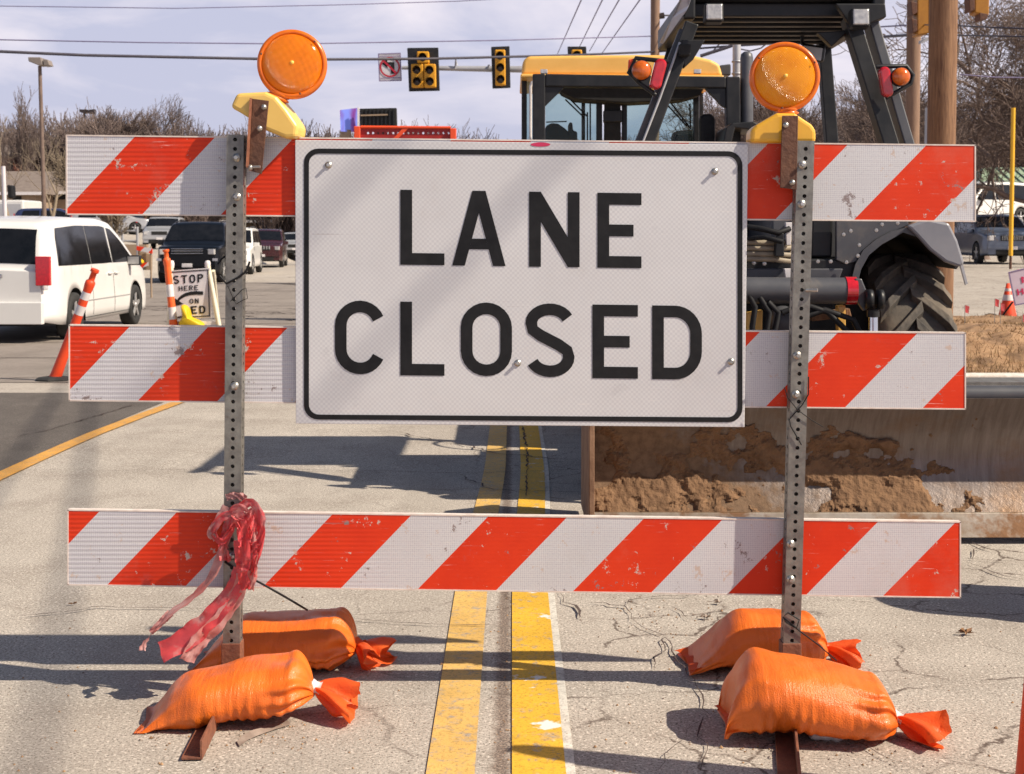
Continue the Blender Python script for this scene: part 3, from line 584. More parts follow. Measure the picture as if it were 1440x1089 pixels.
loops = [([(318, 700), (332, 697), (347, 701)], (.016, .016), 0), ([(330, 722), (352, 706), (366, 726), (366, 752), (356, 765), (344, 740), (335, 726)], (.022, .026), 1),
         ([(330, 724), (312, 728), (300, 748), (312, 762), (326, 744), (333, 728)], (.020, .024), 1.2), ([(334, 722), (341, 745), (344, 790), (338, 800)], (.032, .030), .4),
         ([(328, 722), (318, 742), (315, 766), (322, 790)], (.020, .014), .5), ([(340, 722), (352, 750), (356, 790), (352, 830)], (.022, .026), .6), ([(336, 760), (340, 800), (346, 829)], (.026, .028), .3),
         ([(325, 718), (336, 712), (350, 722), (340, 730), (326, 724)], (.014, .016), 1.4), ([(350, 716), (362, 736), (369, 748), (360, 790), (350, 800)], (.014, .018), .9), ([(318, 712), (305, 735), (296, 752), (304, 756)], (.018, .024), .6)]
rl = random.Random(4)
for k in range(7):                       # crumpled short ends filling the knot
    cx, cy = rl.uniform(318, 358), rl.uniform(712, 770); a = rl.uniform(-1, 1)
    loops.append(([(cx, cy), (cx + 10 * a, cy + 8), (cx + 14 * a + rl.uniform(-4, 4), cy + 22), (cx + 8 * a, cy + rl.uniform(30, 50))], (rl.uniform(.014, .024), rl.uniform(.018, .03)), rl.uniform(-1.5, 1.5)))
for i, (ps, w, tw) in enumerate(loops):
    mb = MB(); mb.grid(ribbon([tp(*p, dy=-.02 - .006 * (i % 4) if i else -.002) for p in ps], (w[0] * 1.15, w[1] * 1.15), (0, 1, 0), tw, .006, i)); mb.build('loop', MT['tape'] if i not in (0, 5, 9) else MT['faded'], tape)
tails = [([(328, 728), (315, 765), (298, 810), (268, 842), (240, 862), (216, 888), (203, 905), (200, 915)], (.026, .030), 2.2, 'faded'), ([(340, 800), (330, 828), (300, 865), (262, 898), (226, 918)], (.046, .074), .7, 'tape'),
         ([(343, 805), (334, 835), (306, 876), (282, 900), (262, 930)], (.036, .055), -.7, 'faded'), ([(240, 862), (228, 874), (212, 890)], (.024, .018), .5, 'faded')]
for i, (ps, w, tw, mt) in enumerate(tails):
    mb = MB(); mb.grid(ribbon([tp(*p, dy=-.012 - .028 * k / len(ps)) for k, p in enumerate(ps)], w, (0, 1, 0), tw, .005, 20 + i)); mb.build('tail', MT[mt], tape)
# ------------------------------------------------------------------ black tie wires
def wire_thing(label, pts, r, Y0=YP - .028):
    mb = MB(); P = [p if isinstance(p, Vector) else at(p[0], p[1], Y0 - (p[2] if len(p) > 2 else 0)) for p in pts]
    mb.tube(P, r, 6); o = mb.build('wire_tie', MT['black']); base_at(o, P[0]); tag(o, label, 'wire')
wire_thing('thin black wire running from the red tape down to the rear left sandbag', [(316, 790), (330, 800), (345, 809), (370, 822), (400, 839), at(432, 858, 4.02)], .0032)
wire_thing('black wire wound round the left post above the middle board', [(306, 372), (312, 364), (322, 357), (338, 352)], .0028, YP + .03)
wire_thing('loose black wire end crossing the left post beside the STOP HERE sign', [(309, 388), (318, 399), (334, 391), (345, 383), (349, 375), (351, 368)], .0030)
wire_thing('hair-thin wire loop hanging on the left post near the middle board', [(320, 402), (328, 420), (332, 428), (342, 422), (348, 420), (346, 405), (340, 408), (324, 424)], .0010)
wire_thing('thin black wire crossed on the right post just below the middle board', [(1103, 545), (1108, 560), (1122, 577), (1140, 590), (1158, 601)], .0012)
wire_thing('thin black wire looped round the right post at the middle board', [(1137, 530), (1137, 555), (1128, 570), (1110, 590), (1112, 600), (1124, 620), (1127, 626)], .0016)
wire_thing('thin black wire from the foot of the right post to the rear right sandbag', [(1101, 868), (1106, 876), (1120, 884), (1124, 872), (1108, 862), (1101, 868), (1125, 888), (1152, 908), at(1176, 929, 3.93)], .0018)
# ------------------------------------------------------------------ sandbags
def sandbag(label, c, yaw, L, W, Hh, seed, tail=(.13, 20), lift=0, tiltx=0, lump=0, corner=.7, lpow=.75, lf=.30, slope=0, group='orange sandbags weighing down the barricade'):
    rs = random.Random(seed); root = thing('sandbag', label, 'sandbag', c, group)
    nu, nv = 74, 64; P = []
    Rz = Matrix.Rotation(yaw, 3, 'Z'); c = Vector(c)
    def put(x, y, z): return c + Rz @ Vector((x, y, z))
    for i in range(nu + 1):
        u = i / nu; x = (u - .5) * L; row = []
        left = min(1, max(0, u / lf)) ; right = min(1, max(0, (1 - u) / .16))
        hh = (math.sin(left * math.pi / 2) ** lpow) * (math.sin(right * math.pi / 2) ** .6)
        h = Hh * (1 + slope * (.5 - u)) * (.06 + .94 * hh) * (1 + lump * math.sin(u * 5.2 + seed)); w = W * ((.80 + .20 * left) * (.10 + .90 * math.sin(right * math.pi / 2) ** .60))
        cz = h * .5
        if u > .84: cz = h * .5 + (u - .84) / .16 * .035 * (1 if Hh > .1 else .5)
        for j in range(nv):
            a = 2 * math.pi * j / nv; ca, sa = math.cos(a), math.sin(a); e = .80
            y = w / 2 * math.copysign(abs(ca) ** e, ca); z = cz + h / 2 * math.copysign(abs(sa) ** e, sa)
            if sa < 0: z = cz + (z - cz) * .9
            # gathered folds near the neck, soft folds elsewhere
            g = max(0, (u - .62) / .38) ** 1.5; fold = 1 + .17 * g * math.sin(a * 10 + 2 * math.sin(a * 3 + seed)) 
            g2 = max(0, (.34 - u) / .34); fold *= 1 + .05 * g2 * math.sin(a * 9 + seed)
            q = put(x, y, z); nn = noise.noise(Vector((x * 7 + seed, y * 7, z * 7))) * .015 + noise.noise(Vector((x * 17 + seed, y * 22, z * 30))) * .004 + (.5 - abs(noise.noise(Vector((x * 30 + seed, y * 12 + z * 20, z * 14))))) ** 4 * .012
            wr_ = .0050 * math.sin((x * 210 + 6 * noise.noise(Vector((x * 9, y * 9, seed))))) * max(0, -sa + .35) * (.4 + noise.noise(Vector((x * 12 + seed, 3, 0))))
            k = min(1, min(u, 1 - u) * 9)
            pos = Vector((x, y * fold, cz + (z - cz) * fold)); nrm = Vector((0, ca * h, sa * w)).normalized() if w > 0 else Vector((0, 0, 1))
            pos += nrm * (nn * k + wr_ * k)
            # droop over the foot in the middle
            pos.z += lift * math.exp(-((x - .02) / .09) ** 2) + tiltx * x
            if u < .12: pos.x -= (.12 - u) / .12 * .035 * abs(ca) ** 3 * corner * (1 if ca * rs.choice([1]) else 1)
            pos.z = max(pos.z, .004)
            row.append(put(*pos))
        P.append(row)
    mb = MB(); mb.grid(P, closed=True); mb.add(P[0], [tuple(range(nv))]); bag = mb.build('sack', MT['orangebag'], root)
    sub = bag.modifiers.new('sub', 'SUBSURF'); sub.levels = 1; sub.render_levels = 1
    # seam along the flat end
    mb = MB(); sm = []
    for k in range(24):
        t = k / 23 - .5; sm.append(put(-L / 2 - .012 - .022 * abs(t * 2) ** 4, t * W * .80, max(.008, .014 + .003 * math.sin(t * 19 + seed)) + tiltx * -L / 2))
    sm2 = [put(*(Rz.inverted() @ (p - c) + Vector((.045, 0, .012)))) for p in sm]
    mb.grid([sm, sm2]); mb.build('seam', MT['orangebag2'], root)
    # string and ruffled tail
    nk = put(L / 2 + .004, 0, Hh * .03 + .05 + tiltx * L / 2); ax = (Rz @ Vector((math.cos(R(tail[1])), math.sin(R(tail[2] if len(tail) > 2 else -15)), -.22))).normalized()
    mb = MB(); mb.lathe([(.022, -.012), (.017, 0), (.017, .008), (.021, .014)], nk, ax, 16); mb.build('string', MT['conewhite'] if seed % 2 else MT['orangebag2'], root)
    P = []; up = Vector((0, 0, 1)); up = (up - ax * up.dot(ax)).normalized(); sd_ = ax.cross(up)
    K = 50
    for i in range(12):
        t = i / 11; row = []
        for j in range(K):
            a = 2 * math.pi * j / K; rad = .016 + (.048 * t ** .8) * (1 + .35 * math.sin(2 * a + seed)) ; fl = 1 + (.25 + .32 * t) * math.sin(4 * a + seed * 2 + t * 2.2) + .17 * math.sin(9 * a + t * 4 + seed) + .25 * t * noise.noise(Vector((3 * math.cos(a), 3 * math.sin(a), t * 3 + seed)))
            rag = 1 + (.30 * noise.noise(Vector((math.cos(a) * 2.2 + seed, math.sin(a) * 2.2, 1))) + .10 * math.sin(3 * a + seed)) * t
            p = nk + ax * (tail[0] * .88 * t * rag) + (up * math.sin(a) * .62 + sd_ * math.cos(a)) * rad * fl
            p.z = max(p.z - .018 * t * t, .006 + .004 * abs(math.sin(7 * a))); row.append(p)
        P.append(row)
    mb = MB(); mb.grid(P, closed=True); mb.build('tied_tail', MT['orangebag2'], root)
    return root
bl = gpt(312, 1037); sandbag('bright orange sandbag nearest the camera at the left foot, its corner pointing left', (bl.x + .0, bl.y + .14, 0), R(5), .43, .25, .135, 3, (.115, 25, -8), .012, .10, .04)
br = gpt(384, 957); sandbag('orange sandbag in the shade behind the left post', (br.x, br.y + .15, 0), R(-2), .455, .26, .150, 8, (.085, 10, -25), .006, .03, .05)
cl = gpt(1158, 1062); sandbag('plump orange sandbag nearest the camera at the right foot, lying on the rusty angle iron', (cl.x + .005, cl.y + .15, 0), R(-4), .42, .28, .172, 5, (.125, 10, -30), .006, -.06, .03, lpow=.34, lf=.18, slope=.36)
dr = gpt(1080, 961); sandbag('orange sandbag behind the right post, overlapped by the nearer one', (dr.x, dr.y + .16, 0), R(3), .40, .26, .155, 12, (.10, 12, -12), .004, -.02, .05, lpow=1.0, lf=.42)
# ------------------------------------------------------------------ road and ground
def sheet(name, x0, x1, y0, y1, mt, lift=0, nx=2, ny=2, xf=None, kind='structure', ys=None):
    mb = MB(); P = []; ys = ys or [y0 + (y1 - y0) * i / ny for i in range(ny + 1)]
    for y in ys:
        row = []
        for j in range(nx + 1):
            a, b = xf(y) if xf else (x0, x1); x = a + (b - a) * j / nx; row.append((x, y, gz(x, y) + lift))
        P.append(row)
    mb.grid([r for r in P]); return mb.build(name, mt, kind=kind)
YS_ = [-6, 0, 2, 4, 6, 7, 8, 9, 10, 11, 12, 13, 14, 15, 16, 17, 18, 19, 20, 21, 22, 25, 30, 35, 40, 45, 50, 51, 53, 55, 56, 60, 65, 70, 75, 80, 88, 95, 130, 200, 400, 900]
XS_ = [-900, -300, -120, -60, -40, -30, -28, -27, -25, -23, -21, -20, -18, -16, -15, -14, -13.2, -12.5, -12, -8, -4, 0, 2, 4, 5, 6, 7, 8, 9, 10, 11, 12, 13, 14, 15, 17, 20, 40, 80, 300, 900]
mb = MB(); mb.grid([[(x, y, gz(x, y)) for x in XS_] for y in YS_]); mb.build('road', MT['road'], kind='structure')
sheet('asphalt_patch', -60, -2.74, -6, 11.95, MT['asphalt'], .004, 3, 14)
sheet('asphalt_lane', -60, 3.0, 13, 45, concrete('grey_lane', (.25, .215, .19), (.17, .145, .125), (.31, .27, .24)), .005, 3, 1, ys=[y for y in YS_ if 13 <= y <= 45])
LX = lambda w, c: (lambda y: (c + .054 * sstep(5, 8, y) * (1 if c < 0 else .9) - w / 2, c + .054 * sstep(5, 8, y) * (1 if c < 0 else .9) + w / 2))
sheet('yellow_line', 0, 0, 2.2, 12.9, MT['yellow'], .004, 2, 40, LX(.115, -.146))
sheet('yellow_line', 0, 0, 2.2, 12.9, MT['yellow2'], .004, 2, 40, LX(.128, .064))
sheet('line_underpaint', 0, 0, 2.2, 12.9, MT['edge'], .002, 1, 40, LX(.024, .139))
sheet('yellow_line', 0, 0, 2.2, 12.9, MT['orangeline'], .008, 2, 20, lambda y: (-2.75 + .012 * max(0, y - 9) * 3, -2.645 + .012 * max(0, y - 9) * 3))
# cracks: jagged dark slivers
mb = MB()
def crack(pxs, w, seed=0, jit=.012, sub=7):
    rs = random.Random(seed); P = [gpt(*p) for p in pxs]; Q = []
    for a, b in zip(P, P[1:]):
        L = (b - a).length; n = max(2, int(L / .05))
        for i in range(n): t = i / n; q = a.lerp(b, t); s = min(jit, L / 6) * (q.y / 4); q += Vector((rs.uniform(-s, s), rs.uniform(-s, s), 0)); Q.append(q)
    Q.append(P[-1]); rows = []
    for i, q in enumerate(Q):
        d = (Q[min(i + 4, len(Q) - 1)] - Q[max(i - 4, 0)]).normalized(); n_ = Vector((-d.y, d.x, 0)); ww = w * .55 * rs.uniform(.15, 1.3) * (q.y / 4) * min(1, .3 + min(i, len(Q) - 1 - i) * .4)
        rows.append([(q + n_ * ww / 2).to_tuple()[:2] + (gz(q.x, q.y) + .0095,), (q - n_ * ww / 2).to_tuple()[:2] + (gz(q.x, q.y) + .0095,)])
    mb.grid(rows, smooth=False)
crack([(0, 666), (60, 663), (150, 664), (345, 662), (520, 664), (650, 668), (830, 662)], .006, 1, .006)
crack([(0, 872), (60, 867), (110, 862), (130, 857), (160, 858), (220, 857), (290, 861), (430, 868), (560, 880), (640, 883), (716, 882)], .009, 2, .008)
crack([(0, 533), (90, 531), (200, 533)], .012, 3, .01)
crack([(790, 835), (797, 850), (812, 862), (816, 872)], .014, 4); crack([(825, 852), (850, 853), (875, 856), (882, 860), (893, 874), (900, 885), (935, 898), (938, 912), (922, 930), (920, 945)], .010, 5)
crack([(875, 856), (890, 848), (925, 843), (960, 842), (990, 836)], .007, 6); crack([(935, 898), (960, 935), (975, 960), (985, 990), (998, 1010)], .011, 7)
crack([(993, 1015), (985, 1040), (993, 1060), (985, 1089)], .016, 8); crack([(993, 1015), (960, 1040), (940, 1065), (925, 1089)], .005, 9)
crack([(1195, 1040), (1215, 1055), (1250, 1072), (1290, 1089)], .007, 10); crack([(945, 857), (962, 870), (980, 878)], .010, 11); crack([(985, 880), (1000, 866), (1020, 860)], .006, 12)
crack([(1350, 762), (1380, 770), (1400, 778), (1440, 786)], .009, 13); crack([(1352, 790), (1385, 790), (1440, 795)], .008, 14); crack([(1352, 792), (1375, 800), (1390, 808), (1440, 818)], .010, 15); crack([(1368, 790), (1374, 775), (1395, 770)], .007, 16)
crack([(640, 668), (690, 690), (760, 694), (830, 696)], .010, 17); crack([(735, 600), (742, 640), (740, 700)], .009, 18, .004); crack([(560, 610), (640, 625), (700, 640), (820, 650)], .012, 19)
crack([(0, 620), (70, 606), (130, 588), (190, 570)], .012, 20, .004); crack([(785, 928), (850, 925), (905, 929), (945, 938)], .004, 21)
crack([(1180, 1046), (1140, 1052), (1060, 1050), (1010, 1052)], .005, 22); crack([(100, 735), (200, 716), (300, 706)], .003, 23)
for k in range(26):
    rs = random.Random(k); px, py = rs.uniform(150, 410), rs.uniform(390, 455); crack([(px, py), (px + rs.uniform(20, 120), py + rs.uniform(-3, 3))], .012, 60 + k, .02)
mb.build('pavement_cracks', MT['crack'], kind='structure')
# joints across the far lanes
for y0, w in ((16.5, .05), (19.6, .04), (24, .05), (30, .06), (38, .08)):
    sheet('pavement_joint', -14, 3.4, y0, y0 + w, MT['crack'], .010, 12, 1)
# right-hand kerb, pink concrete apron coloured as sunlit, dirt island, far road
sheet('sunlit_pink_apron', 2.2, 14, 6.4, 12.55, MT['pink'], .004, 8, 8)
mb = MB(); mb.hexa([(3.2, 12.55, -.12), (14, 12.55, -.12), (14, 12.75, -.12), (3.2, 12.75, -.12), (3.2, 12.55, .035), (14, 12.55, .035), (14, 12.75, .035), (3.2, 12.75, .035)]); mb.build('kerb', MT['kerb'], kind='structure', bevel=.015)
def mz(x, y):
    e = sstep(12.7, 14.6, y) * (1 - sstep(19.5, 23, y)) * sstep(2.6, 4.2, x) * (1 - sstep(13, 17, x))
    n = noise.noise(Vector((x * .9, y * .7, 0))) * .10 + noise.noise(Vector((x * 4, y * 3, 5))) * .045 + noise.noise(Vector((x * 13, y * 11, 5))) * .018
    return gz(x, y) + .015 * 0 + e * (.33 + n) + (.02 + max(0, n) * .3) * sstep(12.7, 13.2, y) * (1 - sstep(21, 23, y)) - .10 * (1 - sstep(12.62, 12.75, y)) - .02 * sstep(21.5, 23, y)
mb = MB(); mb.grid([[(3.05 + 13 * i / 150, 12.64 + 10.4 * j / 130, mz(3.05 + 13 * i / 150, 12.64 + 10.4 * j / 130)) for i in range(151)] for j in range(131)]); mb.build('dirt_ground', MT['dirt'], kind='structure')
mb = MB(); rs = random.Random(5)         # dry straw on the island
for k in range(15000):
    x = rs.uniform(3.6, 10); y = 13.0 + 6.5 * rs.random() ** 1.3
    if noise.noise(Vector((x * 1.3, y * 1.3, 2))) < -.12 and y > 14.6: continue
    z = mz(x, y); a = rs.uniform(0, 6.28); h = rs.uniform(.02, .075) * (1.5 if y < 14 else 1); lx, ly = rs.uniform(-.07, .07), rs.uniform(-.05, .03)
    mb.add([(x, y, z - .01), (x + .008 * math.cos(a), y + .008 * math.sin(a), z - .01), (x + lx, y + ly, z + h)], [(0, 1, 2)])
mb.build('dry_grass', MT['grass'], kind='stuff')
mb = MB(); rs = random.Random(11)        # grit and small stones
for k in range(980):
    if k < 380: p = gpt(rs.uniform(-10, 1450), 835 + 270 * rs.random() ** .8)
    elif k < 520: x = -.025 + rs.gauss(0, .018); y = rs.uniform(3, 6.4); p = Vector((x, y, gz(x, y)))
    else: q = rs.choice([(210, 430, 1024, 1042), (1040, 1260, 1036, 1060), (300, 520, 930, 950), (860, 1020, 850, 885)]); p = gpt(rs.uniform(q[0], q[1]), rs.gauss((q[2] + q[3]) / 2, (q[3] - q[2]) / 1.6))
    s = rs.uniform(.0016, .0045) * (1.5 if rs.random() < .06 else 1)
    vs = [(p.x + s * rs.uniform(.7, 1.2) * math.cos(a), p.y + s * rs.uniform(.7, 1.2) * math.sin(a), p.z + .001) for a in [0, 1.26, 2.5, 3.8, 5.0]] + [(p.x, p.y, p.z + s * 1.1)]
    mb.add(vs, [(i, (i + 1) % 5, 5) for i in range(5)], 0 if rs.random() < .5 else 1)
mb.build('grit', [MT['pebble'], MT['dirt']], kind='stuff')
def leaf(px, py, s, rot, label, mt='leaf'):
    p = gpt(px, py, .004); mb = MB(); rs = random.Random(px); n = 14; rim = []
    for k in range(n):
        a = 2 * math.pi * k / n; r = s * (1.0 if k % 2 else .45) * rs.uniform(.7, 1.2)
        rim.append(p + Vector((math.cos(a + rot) * r, math.sin(a + rot) * r * .6, .002 + .5 * s * abs(math.sin(a * 1.5 + rot)) * rs.uniform(.4, 1.5))))
    mb.add([p + Vector((0, 0, .004))] + rim, [(0, 1 + k, 1 + (k + 1) % n) for k in range(n)]); mb.tube([rim[0], rim[0] + Vector((-s * 1.6, 0, -.002))], .0012, 4)
    o = mb.build('dry_leaf', MT[mt]); base_at(o, p); tag(o, label, 'leaf')
leaf(1359, 894, .030, .4, 'curled brown dead leaf on the road right of the right sandbags')
leaf(992, 872, .026, 1.6, 'pale crumpled leaf on a crack behind the rear right sandbag', 'pebble')
leaf(1010, 851, .020, 2.6, 'small pale leaf scrap below the bottom board near the right post', 'pebble')
leaf(103, 852, .016, .3, 'small reddish leaf beside the crack at the left edge')
p = gpt(1140, 1042, .012); q = gpt(1190, 1041, .012); mb = MB(); rr = [.008, .010, .011, .011, .014, .015, .013, .006]
mb.tube([p.lerp(q, k / 7) + Vector((0, .004 * math.sin(k * 2), .003 * math.cos(k * 3))) for k in range(8)], rr, 10); o = mb.build('paper_scrap', MT['conewhite']); base_at(o, p); tag(o, 'crumpled white paper scrap under the near right sandbag', 'litter')
p = gpt(365, 1040, .006); mb = MB(); mb.grid([[gpt(333 + k * 12, 1046 - 30 * (k / 9) ** .6 - 4 * k * .3, .006 + .004 * math.sin(k)), gpt(337 + k * 12, 1052 - 30 * (k / 9) ** .6 - 4 * k * .3, .004)] for k in range(7)])
o = mb.build('tape_scrap', MT['pebble']); base_at(o, p); tag(o, 'thin grey strip of tape curling beside the left foot', 'litter')
# low wooded hill in the far distance
mb = MB(); mb.grid([[(x, 260 + 10 * j, -3 + (5 + 3 * noise.noise(Vector((x * .01, 3, 0)))) * min(1, j / 3)) for x in range(-500, 501, 20)] for j in range(0, 16)]); mb.build('hill', MT['hill'], kind='structure')
# ------------------------------------------------------------------ grey tractor with box blade
TX, KT = 1.25, .865
tr = thing('tractor', 'grey and black open-canopy tractor with roll bars, chunky rear tyres and a box blade', 'tractor', (TX, 7.2, 0))
def tq(name, pxs, Y0, dep, mt, bv=.006, Ys=None, parent=None, label=None):    # outline at distance Y0, given real thickness
    pts = [at(x, y, (Ys[i] if Ys else Y0) * KT) for i, (x, y) in enumerate(pxs)]
    return MB().prism(pts, (0, dep, 0)).build(name, MT[mt], parent or tr, bevel=bv, label=label)
# canopy: framed roof seen from below
xl, xr, yf, yb, zc = .80, 1.84, 8.17, 6.96, 2.41
mb = MB()
mb.hexa([(xl + .05, yb, zc + .0), (xr - .05, yb, zc + .0), (xr - .02, yf, zc + .0), (xl + .05, yf, zc + .0), (xl + .1, yb + .05, zc + .10), (xr - .1, yb + .05, zc + .10), (xr - .1, yf - .05, zc + .10), (xl + .1, yf - .05, zc + .10)])
can = mb.build('canopy', MT['blackp'], tr, bevel=.02)
for k in range(7):
    y = yb + .10 + k * .165; mb = MB(); mb.box(((xl + xr) / 2, y, zc - .035), (xr - xl - .14, .05, .065)); mb.build('roof_rib', MT['blackp'], can, bevel=.006)
for x in (xl + .06, xr - .06): mb = MB(); mb.box((x, (yb + yf) / 2, zc - .03), (.06, yf - yb, .12)); mb.build('side_rail', MT['blackp'], can, bevel=.01)
mb = MB(); mb.prism([at(976, -14, 6.7), at(966, 14, 6.8), at(944, 50, 7.7), at(932, 62, 7.85), at(927, 60, 7.85), at(945, 26, 7.3), at(961, -14, 6.7)], (.006, .0, .012)); mb.build('side_panel', M('sky_lit_panel', (.46, .46, .52), (.40, .40, .46), 4, .4), can)  # the sky's light on this panel is put into its pale colour
tq('corner_panel', [(1200, 42), (1247, 24), (1245, 5), (1175, 5)], 8.0, .05, 'blackp', parent=can)
# roll bars
def bar(name, p0, p1, w, d, mt='blackp'):
    a = p1 - p0; u = Vector((1, 0, 0)); a.normalize(); u = (u - a * u.dot(a)).normalized(); v = a.cross(u); mb = MB()
    c = [(-1, -1), (1, -1), (1, 1), (-1, 1)]
    mb.hexa([p0 + u * x * w / 2 + v * y * d / 2 for x, y in c] + [p1 + u * x * w / 2 + v * y * d / 2 for x, y in c]); return mb.build(name, MT[mt], tr, bevel=.006)
rp = bar('roll_bar', at(1194, 25, 8.1 * KT), at(1284, 312, 7.95 * KT), .074, .095); bar('roll_bar', at(1222, 25, 8.14 * KT), at(1306, 312, 8.0 * KT), .048, .12, 'greyp')  # grey second bar stands for the lighter lit face of the roll bar
bar('roll_bar', at(972, 35, 8.1 * KT), at(862, 330, 7.95 * KT), .066, .09); bar('roll_bar', at(958, 45, 8.16 * KT), at(846, 330, 8.02 * KT), .03, .11, 'greyp')  # again a grey bar for the lit face beside the dark one
bar('front_post', at(1157, 48, 9.35 * KT), at(1178, 320, 9.3 * KT), .07, .07); bar('front_post', at(950, 50, 9.35 * KT), at(866, 330, 9.2 * KT), .05, .06)
mb = MB(); mb.tube([at(956, 60, 8.0 * KT), at(928, 138, 7.96 * KT), at(902, 205, 7.93 * KT)], .006, 6); mb.build('pipe', MT['galv'], tr)
tq('gusset', [(958, 56), (992, 56), (975, 84), (962, 96)], 8.02, .06, 'blackp'); tq('gusset', [(1150, 46), (1196, 42), (1170, 66)], 8.1, .06, 'blackp')
tq('switch_box', [(955, 62), (972, 62), (971, 78), (956, 78)], 7.95, .07, 'under')
def lamp(name, cx, cy, r, Y0, mt, d=(0, -1, .05)):
    mb = MB(); c = at(cx, cy, Y0 * KT); rr = r / F * Y0 * KT
    mb.lathe([(rr * 1.05, -.03), (rr * 1.08, -.004), (rr * 1.0, 0)], c, d, 24, m=1); mb.lathe([(rr, 0), (rr * .96, .012), (rr * .7, .022), (rr * .35, .027), (0, .028)], c, d, 24, m=0)
    return mb.build(name, [MT[mt], MT['blackp']], tr)
lamp('indicator_lamp', 902, 99, 13.5, 7.86, 'amber'); lamp('indicator_lamp', 1267, 108, 12.5, 7.86, 'amber')
def oblong(px, py, w, h, ang, Y0, mt):
    c = at(px, py, Y0 * KT); s = Y0 * KT / F; mb = MB(); P = []
    for k in range(28):
        a = 2 * math.pi * k / 28; x = w / 2 * math.cos(a); y = w / 2 * math.sin(a) + math.copysign((h - w) / 2, math.sin(a)); x, y = x * math.cos(ang) - y * math.sin(ang), x * math.sin(ang) + y * math.cos(ang); P.append(c + Vector((x * s, 0, y * s)))
    mb.prism(P, (0, .05, 0)); return mb.build('tail_lamp', MT[mt], tr, bevel=.012, seg=3)
oblong(926, 104, 17, 44, R(-14), 7.86, 'redlamp'); oblong(1247, 115, 16, 43, R(10), 7.86, 'redlamp')
def bracket(pxs):
    mb = MB(); mb.tube([at(x, y, 7.9 * KT) for x, y in pxs], .011, 6); mb.build('lamp_bracket', MT['blackp'], tr)
bracket([(940, 87), (894, 82), (884, 102), (900, 118), (922, 134)]); bracket([(1232, 94), (1275, 93), (1284, 106), (1281, 118), (1246, 138)])
tq('lamp_plate', [(1270, 92), (1280, 94), (1285, 116), (1276, 118)], 7.9, .02, 'blackp')
tq('lamp_plate', [(884, 84), (893, 82), (890, 102), (883, 101)], 7.9, .02, 'conered')
for cx, cy in ((1003, 20), (1208, 27)):
    mb = MB(); c = at(cx, cy, 7.92 * KT); mb.box(c, (.092, .07, .092), (R(-8), 0, 0)); w = mb.build('work_lamp', MT['blackp'], tr, bevel=.012)
    mb = MB(); mb.box(c + Vector((0, -.037, .004)), (.075, .012, .075), (R(-8), 0, 0)); mb.build('lamp_glass', MT['clearlamp'], w, bevel=.006)
mb = MB(); mb.box(at(1143, 75, 8.9 * KT), (.13, .04, .09), (0, R(8), 0)); mir = mb.build('mirror', MT['blackp'], tr, bevel=.018); mb = MB(); mb.box(at(1142, 75, 8.87 * KT), (.105, .006, .066), (0, R(8), 0)); mb.build('mirror_glass', MT['alloy'], mir)
mb = MB(); mb.tube([at(1128, 52, 8.95 * KT), at(1128, 62, 8.95 * KT), at(1140, 66, 8.9 * KT)], .01, 6); mb.build('mirror_arm', MT['blackp'], tr)
# tyres
def ag_wheel(x0, yc, r, w, side):
    wheel = MB(); c = Vector((x0, yc, r + .01)); ax = Vector((1, 0, 0)); hub = []
    prof = [(r * .52, -w * .40), (r * .60, -w * .46), (r * .80, -w * .5), (r * .90, -w * .46), (r * .935, -w * .3), (r * .95, 0), (r * .935, w * .3), (r * .90, w * .46), (r * .80, w * .5), (r * .60, w * .46), (r * .52, w * .40)]
    wheel.lathe(prof, c, ax, 48)
    t = wheel.build('wheel', MT['rubber'], tr)
    lug = MB(); n = 20
    for k in range(n * 2):
        s = 1 if k % 2 else -1; a0 = 2 * math.pi * (k / 2) / n; rows = []
        for i in range(6):
            f = i / 5; y_ = s * (-.02 + f * w * .515); a = a0 + f * .36; d = max(0, (abs(y_) / (w * .5) - .78) / .22); rad = r * .93 * (1 - .10 * d * d); hh = r * .075 * (1 - .2 * d); ww = .075 * (1 + .15 * (f < .2))
            pt = lambda rr_, off: c + ax * y_ + Vector((0, math.cos(a + off / rr_), math.sin(a + off / rr_))) * rr_
            rows.append([pt(rad, -ww / 2), pt(rad + hh, -ww / 2 + .012), pt(rad + hh, ww / 2 - .012), pt(rad, ww / 2)])
        o = len(lug.v); lug.grid(rows, smooth=False); lug.add(rows[0], [(0, 1, 2, 3)]); lug.add(rows[-1], [(3, 2, 1, 0)])
    lug.build('tread', MT['rubber'], t, bevel=.004)
    rim = MB(); rim.lathe([(r * .53, -w * .36), (r * .46, -w * .30), (r * .42, -w * .1), (r * .12, -w * .06), (0, -w * .06)], c, ax, 32); rim.lathe([(r * .53, w * .36), (r * .46, w * .30), (r * .42, w * .1), (r * .12, w * .06), (0, w * .06)], c, ax, 32); rim.build('rim', MT['lgreyp'], t)
ag_wheel(1.925, 7.2, .585, .38, 1); ag_wheel(.575, 7.2, .585, .38, -1)
for x in (1.85, .66):                    # front wheels
    mb = MB(); mb.lathe([(.16, -.11), (.33, -.13), (.38, -.09), (.39, 0), (.38, .09), (.33, .13), (.16, .11), (.05, .06), (0, .06)], (x, 9.3, .39), (1, 0, 0), 32); mb.lathe([(.16, -.11), (0, -.08)], (x, 9.3, .39), (1, 0, 0), 32); mb.build('wheel', MT['rubber'], tr)
